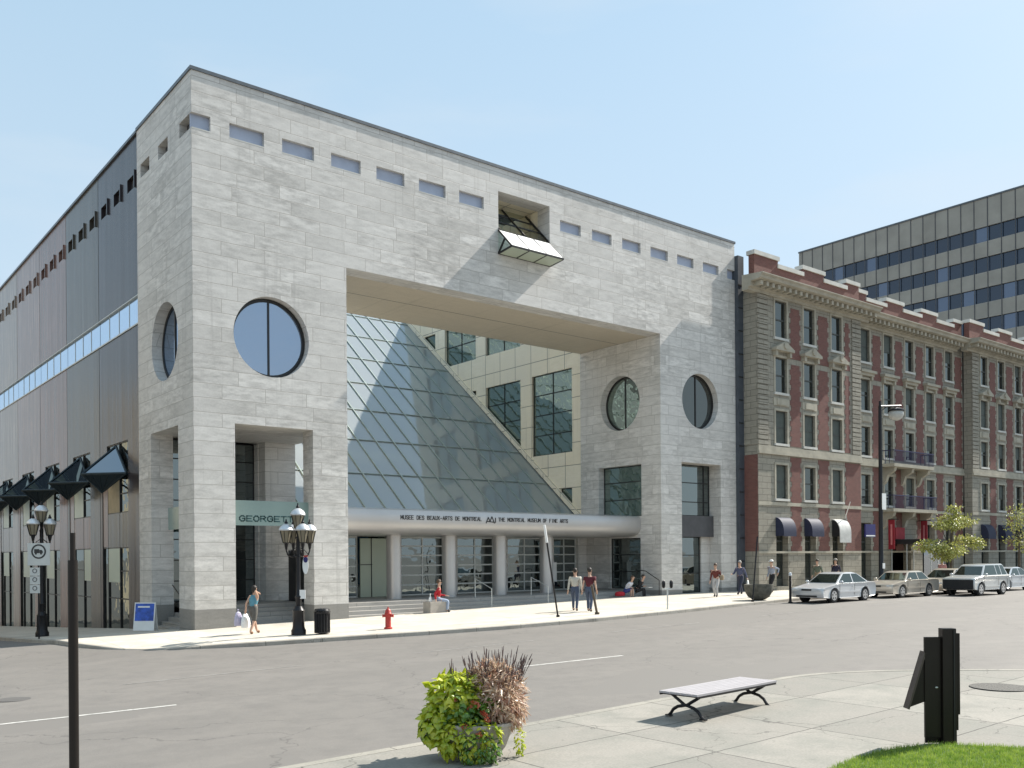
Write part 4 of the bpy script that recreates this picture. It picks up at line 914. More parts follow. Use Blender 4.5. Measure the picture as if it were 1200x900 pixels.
# woman on the phone, seen from behind
r, h = person('woman in a teal top holding a phone to her ear, beside the corner pier', gz(.80,-3.45), R(25), 1.66, (.30,.09), (-.26,.09), hr=(.10,-.16,1.50), hl=(-.06,.30,.86), top='teal_top', bottom='grey_shorts', sleeve='none', legs='knee', female=True, shoes='tan_shoe', headturn=R(10))
carry_bag('white plastic carrier bag hanging from the hand of the woman in teal', (.64,-3.16,.22), .42, .52, 'white')
carry_bag('pale lilac shopping bag on the far side of the woman in teal', (.40,-3.10,.30), .36, .5, plain('lilac plastic', (.45,.42,.55), .4))
# man in red sitting on the stone block
bl = MB().box(10.1,11.0,-.62,-.05,g(10.5,0)-.02,.70).build('stone_block', 'concrete', bevel=.015)
tag(bl, 'low square stone block at the foot of the entrance steps, under the man in red', 'stone block')
person('man in a red sweater and pale jeans sitting on the stone block', (10.68,-.36,g(10.7,0)), R(-28), 1.76, (.42,.10), (.38,.12), hip=(.0,0,.56), lean=.02, hl=(.36,.12,.72), hr=(-.12,-.28,.56), top='red_sweater', bottom='pale_jeans', hair='brown_hair', group='people resting by the museum entrance')
carry_bag('small white paper bag standing on the stone block beside the man in red', (10.24,-.42,.70), .2, .26, 'white')
# two men walking away
person('man in a loose cream shirt and jeans walking away beside the man in maroon', gz(14.7,-4.9), R(38), 1.80, (.24,.11), (-.24,.11), top='cream_shirt', bottom='blue_jeans')
person('man in a maroon short sleeved shirt and dark jeans walking beside the man in cream', gz(14.75,-5.75), R(32), 1.82, (.22,.11), (-.25,.11), top='maroon_shirt', bottom='blue_jeans', sleeve='short')
# pair sitting on the steps
person('woman in a white shirt and denim skirt sitting bent forward on the museum steps', (23.45,.62,.66), R(-75), 1.66, (.42,.10), (.38,.10), hip=(0,0,.10), lean=.16, hl=(.36,.06,.30), hr=(.34,-.08,.30), zl=-.30, zr=-.30, top='white_shirt', bottom='denim_skirt', legs='knee', hair='brown_hair', female=True, headtilt=.2, group='people resting by the museum entrance')
person('person in a black top and jeans reading a white booklet on the museum steps', (24.15,.50,.66), R(-60), 1.74, (.45,.10), (.40,.10), hip=(0,0,.10), lean=.14, hl=(.42,.08,.34), hr=(.42,-.08,.34), zl=-.30, zr=-.30, top='black_top', bottom='black_top', headtilt=.15, group='people resting by the museum entrance')
tag(MB().box(24.45,24.75,-.12,.12,.93,.95).build('booklet', 'white'), 'white booklet held open in the hands of the person in black on the steps', 'booklet')
tag(MB().lathe([(.10,0),(.24,.02),(.26,.12),(.20,.22),(.05,.26)], (22.95,.55,.50), 12, True, 1.3, .8).build('bag', 'red_sweater', smooth=True), 'dark red bag lying on the step beside the woman in the denim skirt', 'bag')
# walkers on the right
person('person in a brown jacket and grey trousers with a shoulder bag, by the right pier', gz(25.75,-3.6), R(200), 1.70, (.14,.11), (-.14,.11), hl=(.14,.16,1.05), top='brown_jacket', bottom='grey_trousers', hair='brown_hair')
tag(MB().lathe([(.04,0),(.15,.03),(.16,.16),(.13,.26),(.03,.28)], (25.85,-3.9,1.35), 12, True, 1, .5).build('shoulder_bag', 'khaki', smooth=True), 'khaki shoulder bag at the hip of the person in the brown jacket', 'bag')
person('man in a blue grey suit striding left with one arm stretched out', gz(28.15,-3.3), R(188), 1.80, (.36,.10), (-.36,.10), hr=(.40,-.25,1.08), hl=(-.16,.3,.86), top='navy_suit', bottom='navy_trousers', hair='grey_hair')
carry_bag('white carrier bag in the trailing hand of the man in the blue grey suit', (28.36,-3.62,.56+.32), .26, .42, 'white')
person('man in a white cap and steel blue shirt standing behind the stone bowl', gz(31.6,-2.85), R(170), 1.78, (.08,.10), (-.1,.10), hl=(-.12,.28,1.05), top='steel_shirt', bottom='black_top', cap='white')
person('man in a grey green jacket walking behind the silver sedan', gz(35.8,-3.0), R(185), 1.80, (.2,.1), (-.2,.1), top='green_jacket', bottom='khaki', hair='dark_hair')
person('person in a dark navy coat and pale cap behind the roof of the silver sedan', gz(38.2,-2.7), R(180), 1.80, (.2,.1), (-.2,.1), top='dark_navy', bottom='dark_navy', cap='concrete')
person('person in a pink top passing behind the silver sport utility car', gz(49.5,-3.6), R(190), 1.68, (.2,.1), (-.2,.1), top='pink_top', bottom='dark_navy', hair='grey_hair')

# ================================================================ cars
def car(name, label, loc, rz, prof, gh, wb, hw, paint, wr=.33, dark_front=False, suv=False, lowpaint=None, group='cars along the far kerb'):
    """prof: upper outline (x,z) from front bumper to rear; gh: greenhouse outline; front is +X; wheel centres at +-wb/2"""
    t = thing(name, label, 'car', loc, rz, group)
    zb = .20 if not suv else .30
    def cr(P_, m=3):
        o = []
        for i in range(len(P_)-1):
            p0 = P_[max(0,i-1)]; p1 = P_[i]; p2 = P_[i+1]; p3 = P_[min(len(P_)-1,i+2)]
            for q in range(m):
                u = q/m; o.append(tuple(.5*((2*p1[a])+(-p0[a]+p2[a])*u+(2*p0[a]-5*p1[a]+4*p2[a]-p3[a])*u*u+(-p0[a]+3*p1[a]-3*p2[a]+p3[a])*u**3) for a in (0,1)))
        return o+[P_[-1]]
    prof = cr(prof)
    L0 = prof[0][0]; L1 = prof[-1][0]
    def arch(cx, n=12): return [(cx-(wr+.07)*math.cos(math.pi*k/n)*-1*-1, wr+(wr+.07)*math.sin(math.pi*k/n)) for k in range(n+1)]
    under = [(L1+.03, zb+.05)]
    for cx in (-wb/2, wb/2): a = [(cx-(wr+.075)*math.cos(math.pi*k/14), wr-.02+(wr+.075)*math.sin(math.pi*k/14)) for k in range(15)]; a = [(x, max(z, zb)) for x, z in a]; under += [(a[0][0], zb)]+a[1:-1]+[(a[-1][0], zb)]
    under += [(L0-.03, zb+.05)]
    outl = list(prof)+under            # closed, front -> rear along the top, rear -> front along the bottom
    cx_ = (L0+L1)/2; cz = .62
    def ringp(y, k): return [Vector((cx_+(x-cx_)*(1-.022*k), y, z-(z-cz)*.10*k if z > cz else z+(.02*k if z < zb+.1 else 0))) for x, z in outl]
    lay = [(-hw+.02, 1.5), (-hw, .95), (-hw+.03, .5), (-hw+.09, .2), (-hw+.22, .0), (hw-.22, .0), (hw-.09, .2), (hw-.03, .5), (hw, .95), (hw-.02, 1.5)]
    mb = MB(); n = len(outl)
    for y, k in lay: mb.v += ringp(y, k)
    for a in range(len(lay)-1):
        for i in range(n): j = (i+1) % n; mb.f.append((a*n+i, a*n+j, (a+1)*n+j, (a+1)*n+i))
    tri = tessellate_polygon([[Vector((p.x, p.z, 0)) for p in ringp(0, 1.5)]])
    mb.f += [tuple(q) for q in tri]+[tuple((len(lay)-1)*n+i for i in reversed(q)) for q in tri]
    body = mb.build('body', paint, t, True, local=True)
    # greenhouse: belt outline narrows towards the roof
    m2 = MB(); k = len(gh); tw = hw-.07; 
    zmax = max(z for x, z in gh); zmin = min(z for x, z in gh)
    def wy(z): return tw-.20*(z-zmin)/(zmax-zmin)
    for sg in (-1, 1): m2.v += [Vector((x, sg*wy(z), z)) for x, z in gh]
    for i in range(k-1): m2.f.append((i, i+1, k+i+1, k+i))
    tri = tessellate_polygon([[Vector((x, z, 0)) for x, z in gh]]); m2.f += [tuple(q) for q in tri]+[tuple(k+i for i in q) for q in tri]
    cab = m2.build('cabin', paint, t, True, local=True, bevel=.02)
    # glass: side windows, windscreen, rear window
    def sidepoly(pts, sg, name='side_window'):
        m = MB(); a = [Vector((x, sg*(wy(z)+.006), z)) for x, z in pts]; b = [Vector((x, sg*(wy(z)-.02), z)) for x, z in pts]
        m.v += a+b; q = tessellate_polygon([[Vector((x, z, 0)) for x, z in pts]]); m.f += [tuple(f) for f in q]; kk = len(pts)
        m.f += [(i, (i+1) % kk, kk+(i+1) % kk, kk+i) for i in range(kk)]; m.build(name, 'car_glass', t, local=True)
    f0, f1 = gh[0], gh[1]; r1, r0 = gh[-2], gh[-1]
    fl = lambda a, b, s_: (lerp(a[0], b[0], s_), lerp(a[1], b[1], s_))
    zl = zmin+.05; zh = zmax-.075
    def onl(a, b, z): s_ = (z-a[1])/(b[1]-a[1]); return lerp(a[0], b[0], s_)
    xf0, xf1 = onl(f0, f1, zl)-.10, onl(f0, f1, zh)-.08; xr0, xr1 = onl(r0, r1, zl)+.12, onl(r0, r1, zh)+.06
    bx = (xf1+xr1)/2-.05
    for sg in (-1, 1):
        sidepoly([(xf0,zl),(xf1,zh),(bx+.04,zh),(bx+.04,zl)], sg)
        if suv:
            b2 = lerp(bx, xr1, .58); sidepoly([(bx-.04,zl),(bx-.04,zh),(b2+.04,zh),(b2+.04,zl)], sg); sidepoly([(b2-.05,zl),(b2-.05,zh),(xr1,zh),(xr0,zl)], sg)
        else: sidepoly([(bx-.04,zl),(bx-.04,zh),(xr1,zh),(xr0,zl)], sg)
        # door seams, handle, mirror
        ds = MB()
        for xx in (xf0+.02, bx, lerp(bx, xr0, .9)): ds.box(xx-.006, xx+.006, sg*hw-.002 if sg > 0 else -hw-.006, sg*hw+.006 if sg > 0 else -hw+.002, zb+.12, zmin-.06)
        ds.build('door_seams', 'black', t, local=True)
        for xx in (bx+.16, lerp(bx, xr0, .85)): MB().box(xx-.09, xx+.05, min(sg*(hw-.03), sg*(hw+.02)), max(sg*(hw-.03), sg*(hw+.02)), zmin-.15, zmin-.115).build('door_handle', paint, t, local=True)
        MB().blob((xf0-.02, sg*(hw+.06), zmin+.08), (.07,.10,.07)).build('mirror', paint, t, True, local=True)
        MB().box(-wb/2+wr+.12, wb/2-wr-.12, min(sg*(hw-.02), sg*(hw+.012)), max(sg*(hw-.02), sg*(hw+.012)), .46, .53).build('side_moulding', lowpaint or paint, t, local=True)
    for a, b, nm in ((f0, f1, 'windscreen'), (r0, r1, 'rear_window')):
        o = .010 if nm == 'windscreen' else -.010
        p = fl(a, b, .08); q = fl(a, b, .90); 
        MB().add([(p[0]+o, -wy(p[1])+.07, p[1]+.01), (p[0]+o, wy(p[1])-.07, p[1]+.01), (q[0]+o, wy(q[1])-.06, q[1]+.01), (q[0]+o, -wy(q[1])+.06, q[1]+.01)], [(0,1,2,3)]).build(nm, 'car_glass', t, local=True)
    for cx in (wb/2, -wb/2):
        for sg in (-1, 1):
            y0, y1 = sg*(hw-.23), sg*(hw-.015)
            ty = MB().tube((cx,y0,wr),(cx,y1,wr), wr, n=28).build('wheel', 'rubber', t, True, local=True, bevel=.025)
            rm = MB().tube((cx,y1-sg*.02,wr),(cx,y1+sg*.004,wr), wr*.68, n=24)
            rm.build('rim', 'alloy', ty, True, local=True)
            hm = MB()
            for q in range(5):
                a = 2*math.pi*q/5+.3; c_ = Vector((cx+wr*.42*math.cos(a), 0, wr+wr*.42*math.sin(a))); hm.tube((c_.x,y1+sg*.003,c_.z),(c_.x,y1+sg*.007,c_.z), wr*.13, n=8)
            hm.build('rim_openings', 'black', ty, local=True)
            MB().tube((cx,y0-sg*.0,wr+.02),(cx,y1-sg*.06,wr+.02), wr+.055, n=24).build('wheel_well', 'black', t, local=True)
    zf = .60 if not suv else .78
    for sg in (-1, 1):
        MB().blob((L0-.12, sg*(hw-.26), zf+.02), (.12,.21,.075), 12, 7).build('headlight', 'headlamp', t, True, local=True)
        MB().blob((L1+.10, sg*(hw-.22), zf+.10), (.11,.18,.08), 12, 7).build('tail_light', 'red_paint', t, True, local=True)
    gm = MB().box(L0-.06, L0+.012, -.26, .26, zf-.03, zf+.05); gm.build('grille', 'black', t, local=True)
    MB().box(L0-.05, L0+.012, -.55, .55, zb+.08, zb+.15).build('air_intake', 'black', t, local=True)
    if dark_front: MB().box(L0-.30, L0+.035, -hw+.06, hw-.06, zb+.06, zf+.09).build('front_mask', 'black', t, local=True, bevel=.04)
    MB().box(L1-.012, L1+.01, -.26, .26, .62, .74).build('number_plate', 'white', t, local=True)
    return t
def paint(name, c, metal=.35): M[name] = plain(name, c, .28, metal, .03, 1, coat=.6); return name
paint('silver car paint', (.58,.59,.60)); paint('champagne car paint', (.50,.45,.38)); paint('pale beige car paint', (.50,.45,.38)); paint('light silver car paint', (.52,.53,.52)); paint('pale grey car paint', (.50,.53,.56))
SEDAN = [(2.32,.42),(2.30,.62),(2.18,.70),(1.6,.80),(.98,.90),(.6,.92),(-1.4,.93),(-1.62,.95),(-2.15,.93),(-2.28,.86),(-2.33,.60),(-2.30,.40)]
SGH = [(1.05,.88),(.28,1.36),(-.1,1.41),(-.55,1.41),(-.95,1.34),(-1.75,.92)]
def zc(x): return g(x,-9)-.136
YC = -8.95
car('sedan_car', 'white silver sedan parked first at the kerb, beside the black bollard', (28.05,YC,zc(28)), math.pi, SEDAN, SGH, 2.68, .87, 'silver car paint')
SED2 = [(2.42,.44),(2.40,.64),(2.28,.72),(1.6,.82),(1.0,.88),(.6,.91),(-1.4,.93),(-1.7,.95),(-2.25,.92),(-2.4,.84),(-2.44,.60),(-2.40,.40)]
SGH2 = [(1.02,.87),(.40,1.30),(.05,1.36),(-.75,1.36),(-1.05,1.30),(-1.55,.92)]
car('sedan_car', 'champagne gold sedan parked second, behind the white silver sedan', (34.35,YC+.05,zc(34)), math.pi, SED2, SGH2, 2.74, .88, 'champagne car paint')
car('sedan_car', 'beige car half hidden behind the sport utility car', (39.9,YC+.3,zc(40)), math.pi, SEDAN, SGH, 2.68, .87, 'pale beige car paint')
SUVP = [(2.10,.50),(2.08,.84),(1.98,.96),(1.3,1.05),(.95,1.08),(-1.9,1.08),(-2.05,1.04),(-2.10,.60),(-2.08,.48)]
SUVG = [(1.08,1.04),(.42,1.60),(.2,1.66),(-1.55,1.68),(-1.72,1.62),(-2.02,1.06)]
car('sport_utility_car', 'silver sport utility car with a black front mask driving out past the parked cars', (38.9,-10.75,zc(38)), math.pi, SUVP, SUVG, 2.6, .87, 'light silver car paint', .36, True, True)
car('sedan_car', 'pale grey sedan at the right edge of the photo beyond the sport utility car', (46.2,-9.0,zc(45)), math.pi, SEDAN, SGH, 2.68, .87, 'pale grey car paint')

# ================================================================ street furniture
def lantern(parent, c, s=1.):
    x, y, z = c
    l = MB().lathe([(.03*s,-.46*s),(.05*s,-.36*s),(.06*s,-.30*s),(.10*s,-.28*s)], c, 8).lathe([(.10*s,-.28*s),(.10*s,-.26*s)], c, 8)
    for i in range(8):
        a = 2*math.pi*i/8; l.tube((x+.10*s*math.cos(a), y+.10*s*math.sin(a), z-.27*s), (x+.185*s*math.cos(a), y+.185*s*math.sin(a), z+.08*s), .009*s, n=4)
    l = l.build('lantern', 'iron', parent)
    MB().lathe([(.092*s,-.27*s),(.172*s,.08*s)], c, 8).build('glass', 'lamp_glass', l)
    MB().lathe([(.20*s,.08*s),(.21*s,.11*s),(.17*s,.19*s),(.10*s,.25*s),(.05*s,.28*s)], c, 16).build('cap', 'lamp_cap', l, True)
    MB().blob((x,y,z+.31*s), .05*s, 10, 6).lathe([(.03*s,.33*s),(.012*s,.42*s)], c, 8).build('finial', 'iron', l, True)
def lamp(label, x, y, hz, ang):
    z = g(x, y); t = thing('street_lamp', label, 'street lamp', (x,y,z), 0, 'ornate five lantern street lamps')
    MB().lathe([(.25,0),(.25,.16),(.22,.20),(.20,.28),(.19,.8),(.21,.84),(.17,.90),(.13,.98)], (x,y,z), 16).build('base', 'iron', t, True)
    MB().lathe([(.085,.98),(.10,1.25),(.12,1.3),(.085,1.36),(.075,1.9),(.065,hz-.6),(.09,hz-.58),(.05,hz-.5),(.045,hz-.2)], (x,y,z), 14).build('pole', 'iron', t, True)
    lantern(t, (x,y,z+hz+.10), 1.25)
    for q in range(4):
        a = ang+math.pi/2*q; d = Vector((math.cos(a), math.sin(a), 0)); b = Vector((x,y,z))
        pts = [b+d*.05+Vector((0,0,hz-1.15)), b+d*.2+Vector((0,0,hz-1.22)), b+d*.36+Vector((0,0,hz-1.16)), b+d*.42+Vector((0,0,hz-1.0)), b+d*.42+Vector((0,0,hz-.86))]
        MB().path(pts, .024, 6).path([b+d*.06+Vector((0,0,hz-.9)), b+d*.25+Vector((0,0,hz-1.0)), b+d*.36+Vector((0,0,hz-1.14))], .014, 5).build('arm', 'iron', t)
        lantern(t, b+d*.42+Vector((0,0,hz-.42)), 1.18)
    return t
l1 = lamp('ornate black street lamp before the corner pier beside the litter bin', 1.72, -5.1, 3.88, R(51+35))
fd = Matrix.Rotation(R(-50), 4, 'Z')
def plate(parent, name, x, y, z, w_, h_, mat, ang=-38, oval=False, th=.02):
    rot = Matrix.Translation((x,y,z)) @ Matrix.Rotation(R(ang), 4, 'Z')
    poly = [(w_/2*math.cos(a*math.pi/12), h_/2*math.sin(a*math.pi/12)) for a in range(24)] if oval else rect(-w_/2, w_/2, -h_/2, h_/2)
    return MB().prism(poly, lambda u, v, t: rot @ Vector((u, t, v)), 0, th).build(name, mat, parent)
plate(l1, 'no_parking_sign', 1.90, -5.28, 2.42, .2, .62, 'white', oval=True)
plate(l1, 'sign_ring', 1.90, -5.295, 2.60, .15, .2, 'navy_sign', oval=True)
plate(l1, 'sign_band', 1.90, -5.30, 2.72, .13, .06, 'red_paint')
plate(l1, 'notice', 1.80, -5.25, 1.42, .2, .30, 'white')
l2 = lamp('ornate black street lamp on the side street kerb with a large no trucks sign', -3.95, 5.9, 4.75, R(35))
bx_ = -4.62; by_ = 3.2
sg_ = thing('traffic_sign', 'pale grey no trucks sign panel above smaller parking plates on a thin post', 'traffic sign', (bx_,by_,g(bx_,by_)))
zz = g(bx_, by_)
MB().tube((bx_,by_+.05,zz),(bx_,by_+.05,zz+3.55),.03).build('post', 'iron', sg_)
plate(sg_, 'sign_panel', bx_, by_, zz+3.12, .82, .82, 'frame_pale')
rotp = Matrix.Translation((bx_,by_,zz+3.22)) @ Matrix.Rotation(R(-38), 4, 'Z')
fnp = lambda u, v, t: rotp @ Vector((u, t, v))
MB().wall(circ(0,0,.27,28), [circ(0,0,.215,28)], fnp, -.012, -.001).build('ring', 'letters', sg_)
tk = MB().prism([(-.16,-.06),(.02,-.06),(.02,.09),(-.16,.09)], fnp, -.012, -.001).prism([(.03,-.06),(.15,-.06),(.15,.01),(.11,.06),(.03,.06)], fnp, -.012, -.001).prism(circ(-.10,-.08,.035,10), fnp, -.012, -.001).prism(circ(.09,-.08,.035,10), fnp, -.012, -.001)
tk.build('truck_symbol', 'letters', sg_)
for q, zq in enumerate((2.48, 2.16, 1.84)):
    pl_ = plate(sg_, 'parking_plate', bx_-.14, by_-.02, zz+zq, .36, .30, 'frame_pale')
    rq = Matrix.Translation((bx_-.14,by_-.02,zz+zq)) @ Matrix.Rotation(R(-38), 4, 'Z')
    MB().wall(circ(0,.03,.085,20), [circ(0,.03,.062,20)], lambda u, v, t: rq @ Vector((u, t, v)), -.012, -.001).build('ring', 'spandrel', sg_)
# fire hydrant
t = thing('fire_hydrant', 'small red fire hydrant at the kerb in front of the portal', 'fire hydrant', gz(4.87,-5.75))
x, y, z = gz(4.87,-5.75)
MB().lathe([(.15,0),(.15,.05),(.105,.07),(.10,.50),(.13,.52),(.13,.56),(.11,.58),(.10,.66),(.05,.72),(.03,.73)], (x,y,z), 18).build('barrel', 'red_paint', t, True)
for a in (R(-40), R(140), R(-130)):
    d = Vector((math.cos(a), math.sin(a), 0)); b = Vector((x,y,z+.47)); MB().tube(b+d*.08, b+d*.17, .05, n=12).tube(b+d*.17, b+d*.20, .062, n=8).build('outlet', 'red_paint', t, True)
MB().tube((x,y,z+.72),(x,y,z+.79),.025,n=5).build('top_nut', 'red_paint', t)
# litter bin
x, y, z = gz(2.4,-5.5); t = thing('litter_bin', 'dark slatted round litter bin beside the ornate street lamp', 'litter bin', (x,y,z))
mb = MB()
for i in range(18): a = 2*math.pi*i/18; mb.tube((x+.25*math.cos(a), y+.25*math.sin(a), z+.06),(x+.25*math.cos(a), y+.25*math.sin(a), z+.72), .024, n=5)
mb.lathe([(.27,.04),(.27,.09),(.24,.09)], (x,y,z), 20).lathe([(.28,.70),(.29,.76),(.26,.78)], (x,y,z), 20); mb.build('slats', 'iron', t)
MB().lathe([(.21,.03),(.22,.74)], (x,y,z), 20).build('liner', 'black', t); MB().lathe([(.27,.80),(.24,.86),(.12,.88)], (x,y,z), 20).build('lid', 'iron', t, True)
# parking meter
x, y, z = gz(17.58,-7.6); t = thing('parking_meter', 'twin headed parking meter on the kerb before the right pier', 'parking meter', (x,y,z))
MB().tube((x,y,z),(x,y,z+.86),.035).tube((x-.13,y+.1,z+.86),(x+.13,y-.1,z+.86),.03).build('post', 'frame_pale', t)
for sg in (-1,1):
    c = (x+.13*sg, y-.1*sg, z+.9); MB().lathe([(.05,0),(.09,.06),(.095,.22),(.085,.28),(.04,.33),(.01,.34)], c, 14, True, 1, .6).build('meter_head', 'iron', t, True)
# leaning thin posts
def lean(label, b, tp, zsplit, mats, grp='thin leaning posts on the far sidewalk', r=.035):
    b = Vector(b); tp = Vector(tp); t = thing('street_post', label, 'post', b, 0, grp); m = b.lerp(tp, zsplit)
    MB().tube(b, m, r, n=8).build('lower_shaft', mats[0], t); MB().tube(m, tp, r*(1.5 if mats[1] != mats[0] else 1.), n=8).build('upper_shaft', mats[1], t); MB().tube(b, b+Vector((0,0,.08)), r*2, n=10).build('foot', mats[0], t)
lean('tall thin post with a white upper end leaning left before the entrance', gz(12.04,-6.8), (11.36,-6.8,3.88), .81, ('iron','white'))
lean('tall thin black post leaning right beside the stone bowl', gz(23.45,-7.6), (23.85,-7.6,3.5), .85, ('iron','iron'))
lean('short brown post leaning left beside the man in maroon', gz(13.9,-7.1), (13.6,-7.1,1.48), .5, ('bark','bark'), r=.05)
# stone bowl
x, y, z = gz(24.72,-7.0); t = thing('stone_bowl', 'rough dark granite bowl standing empty on the kerb near the first parked car', 'planter bowl', (x,y,z))
MB().lathe([(.18,0),(.31,.03),(.50,.15),(.62,.36),(.68,.58),(.69,.74),(.62,.74),(.54,.56)], (x,y,z), 28).build('bowl', plain('rough dark granite', (.11,.105,.085), .9, 0, .35, 6, .5), t, True)
MB().lathe([(.61,.68),(.2,.71)], (x,y,z), 20).build('soil', 'soil', t)
# bollard
x, y, z = gz(25.4,-8.3); t = thing('bollard', 'black bollard with a pale cap just before the first parked car', 'bollard', (x,y,z))
z = zc(25); t.location.z = z; MB().lathe([(.10,0),(.10,.06),(.06,.09),(.06,1.28),(.075,1.3)], (x,y,z), 14).build('shaft', 'iron', t, True); MB().lathe([(.075,1.30),(.085,1.36),(.06,1.44),(.01,1.47)], (x,y,z), 14).build('cap', 'lamp_cap', t, True)
# tall modern street light
x, y, z = gz(36.3,-6.7); t = thing('street_light', 'tall black street light with a glass globe, before the brick building', 'street light', (x,y,z))
MB().lathe([(.22,0),(.22,.5),(.14,.6),(.12,3),(.09,10.4)], (x,y,z), 14).build('pole', 'iron', t, True)
MB().tube((x,y,10.9),(x+2.25,y,11.15),.06,.05).tube((x,y,10.6),(x+.8,y,11.0),.03).tube((x,y,10.3),(x,y,11.2),.1,.06).build('arm', 'iron', t)
MB().blob((x+1.72,y,10.62),(.42,.42,.38),18,12).build('globe', plain('milky glass globe', (.45,.45,.42), .15, 0, .1), t, True)
MB().lathe([(.1,.0),(.44,-.14),(.46,-.22),(.44,-.24)], (x+1.72,y,11.02), 18).build('shade', 'iron', t, True)
MB().box(x-.1,x+.3,y-.16,y-.13,z+4.6,z+5.5).build('notice', 'white', t); MB().box(x-.1,x+.12,y-.17,y-.14,z+1.3,z+1.6).build('notice', 'white', t)
# poster board
x, y, z = gz(-.75,3.35); t = thing('poster_board', 'blue and white sandwich board standing by the side porch', 'sandwich board', (x,y,z), R(-42))
bd = MB().prism([(-.02,1.12),(.02,1.12),(.20,.02),(.16,.02)], lambda u, v, tt: Vector((tt, u, v)), -.42, .42).prism([(-.02,1.12),(.02,1.12),(-.16,.02),(-.20,.02)], lambda u, v, tt: Vector((tt, u, v)), -.42, .42).build('board', 'white', t, local=True)
fp = lambda u, v: Vector((u, -.022-.1636*(1.12-v)-.004, v))
MB().add([fp(-.38,.40), fp(.38,.40), fp(.38,1.08), fp(-.38,1.08)], [(0,1,2,3)]).build('poster', 'blue_poster', bd, local=True)
MB().add([fp(-.28,.92)+Vector((0,-.003,0)), fp(.2,.92)+Vector((0,-.003,0)), fp(.2,.98)+Vector((0,-.003,0)), fp(-.28,.98)+Vector((0,-.003,0))], [(0,1,2,3)]).build('pale_stripe', 'white', bd, local=True)
# foreground pole
zb_ = g(-9.8,-23.2)
t = thing('signal_pole', 'plain dark brown metal pole standing close to the camera on the near kerb', 'pole', (-9.8,-23.2,zb_))
MB().tube((-9.8,-23.2,zb_),(-9.8,-23.2,2.66),.053,n=20).build('lower_tube', 'bronze', t, True); MB().tube((-9.8,-23.2,2.66),(-9.8,-23.2,2.97),.030,n=16).build('upper_tube', 'bronze', t, True); MB().lathe([(.12,0),(.12,.02),(.06,.04)], (-9.8,-23.2,zb_), 16).build('base', 'bronze', t)
# way-finding pillar
t = thing('wayfinding_pillar', 'dark brown steel information pillar with side fins and a tilted panel, at the edge of the lawn', 'information pillar', (.28,-28.15,.0), R(-38.7))
MB().box(-.02,.17,-.07,.07,0,1.62).build('post', 'bronze', t, local=True, bevel=.008); MB().box(-.25,-.02,-.02,.02,.10,1.50).build('side_fin', 'bronze', t, local=True, bevel=.004)
MB().box(-.23,-.02,.02,.05,.02,1.3).build('side_fin', 'bronze', t, local=True); MB().box(.17,.235,-.03,.03,.42,1.55).build('side_fin', 'bronze', t, local=True); MB().box(.17,.215,-.02,.02,.20,.42).build('side_fin', 'bronze', t, local=True)
MB().box(.125,.14,-.085,-.07,.0,1.6).build('edge_strip', 'frame_dark', t, local=True)
MB().prism([(-.245,1.30),(-.49,.50),(-.465,.49),(-.225,1.28)], lambda u, v, tt: Vector((u, tt, v)), -.02, .14).build('tilted_panel', plain('bronze panel', (.07,.05,.04), .45), t, local=True)
MB().prism([(-.24,1.27),(-.465,.52),(-.24,.60)], lambda u, v, tt: Vector((u, tt, v)), .0, .02).build('panel_support', 'bronze', t, local=True)
MB().blob((-.09,-.03,.80),(.022,.01,.012)).build('lock', 'frame_pale', t, local=True)
# bench
t = thing('bench', 'low backless street bench with pale slats and black curved iron legs', 'bench', (.2,-24.33,.0), R(5))
hl_ = 1.2
mb = MB()
for k in range(7): y0 = -.38+.109*k; mb.box(-hl_, hl_, y0, y0+.098, .405, .438)
mb.build('seat', 'wood_slat', t, local=True)
MB().box(-hl_+.02, hl_-.02, -.38, -.36, .37, .404).box(-hl_+.02, hl_-.02, .36, .38, .37, .404).box(-hl_+.1,-hl_+.14,-.36,.36,.37,.404).box(hl_-.14,hl_-.1,-.36,.36,.37,.404).build('seat_frame', 'iron', t, local=True)
for xx in (-hl_+.22, hl_-.22):
    mb = MB(); 
    for sg in (-1, 1):
        pts = [(xx, sg*.30, .385), (xx, sg*.20, .32), (xx, sg*.09, .255), (xx, sg*.03, .215), (xx, -sg*.05, .20), (xx, -sg*.16, .175), (xx, -sg*.25, .12), (xx, -sg*.30, .05), (xx, -sg*.34, .012)]
        mb.path(pts, .027, 8); mb.box(xx-.03, xx+.03, -sg*.34-.06, -sg*.34+.06, .002, .024)
    mb.build('leg', 'iron', t, local=True)
# manhole
mb = MB().lathe([(.55,0),(.55,.006)], (5.75,-26.55,g(5.75,-26.5)+.004), 36)
hm = tag(mb.build('manhole_cover', plain('cast iron', (.10,.095,.085), .8, 0, .5, 25, .6)), 'round cast iron manhole cover set in the near sidewalk', 'manhole cover')
x, y, z = -5.9, -19.6, g(-5.9,-19.6)-.138
tag(MB().lathe([(.34,0),(.34,.006)], (-8.4,-12.4,g(-8.4,-12.4)-.138), 30).build('manhole_cover', plain('worn iron', (.10,.095,.09), .8)), 'faint round manhole cover in the road left of the corner', 'manhole cover')

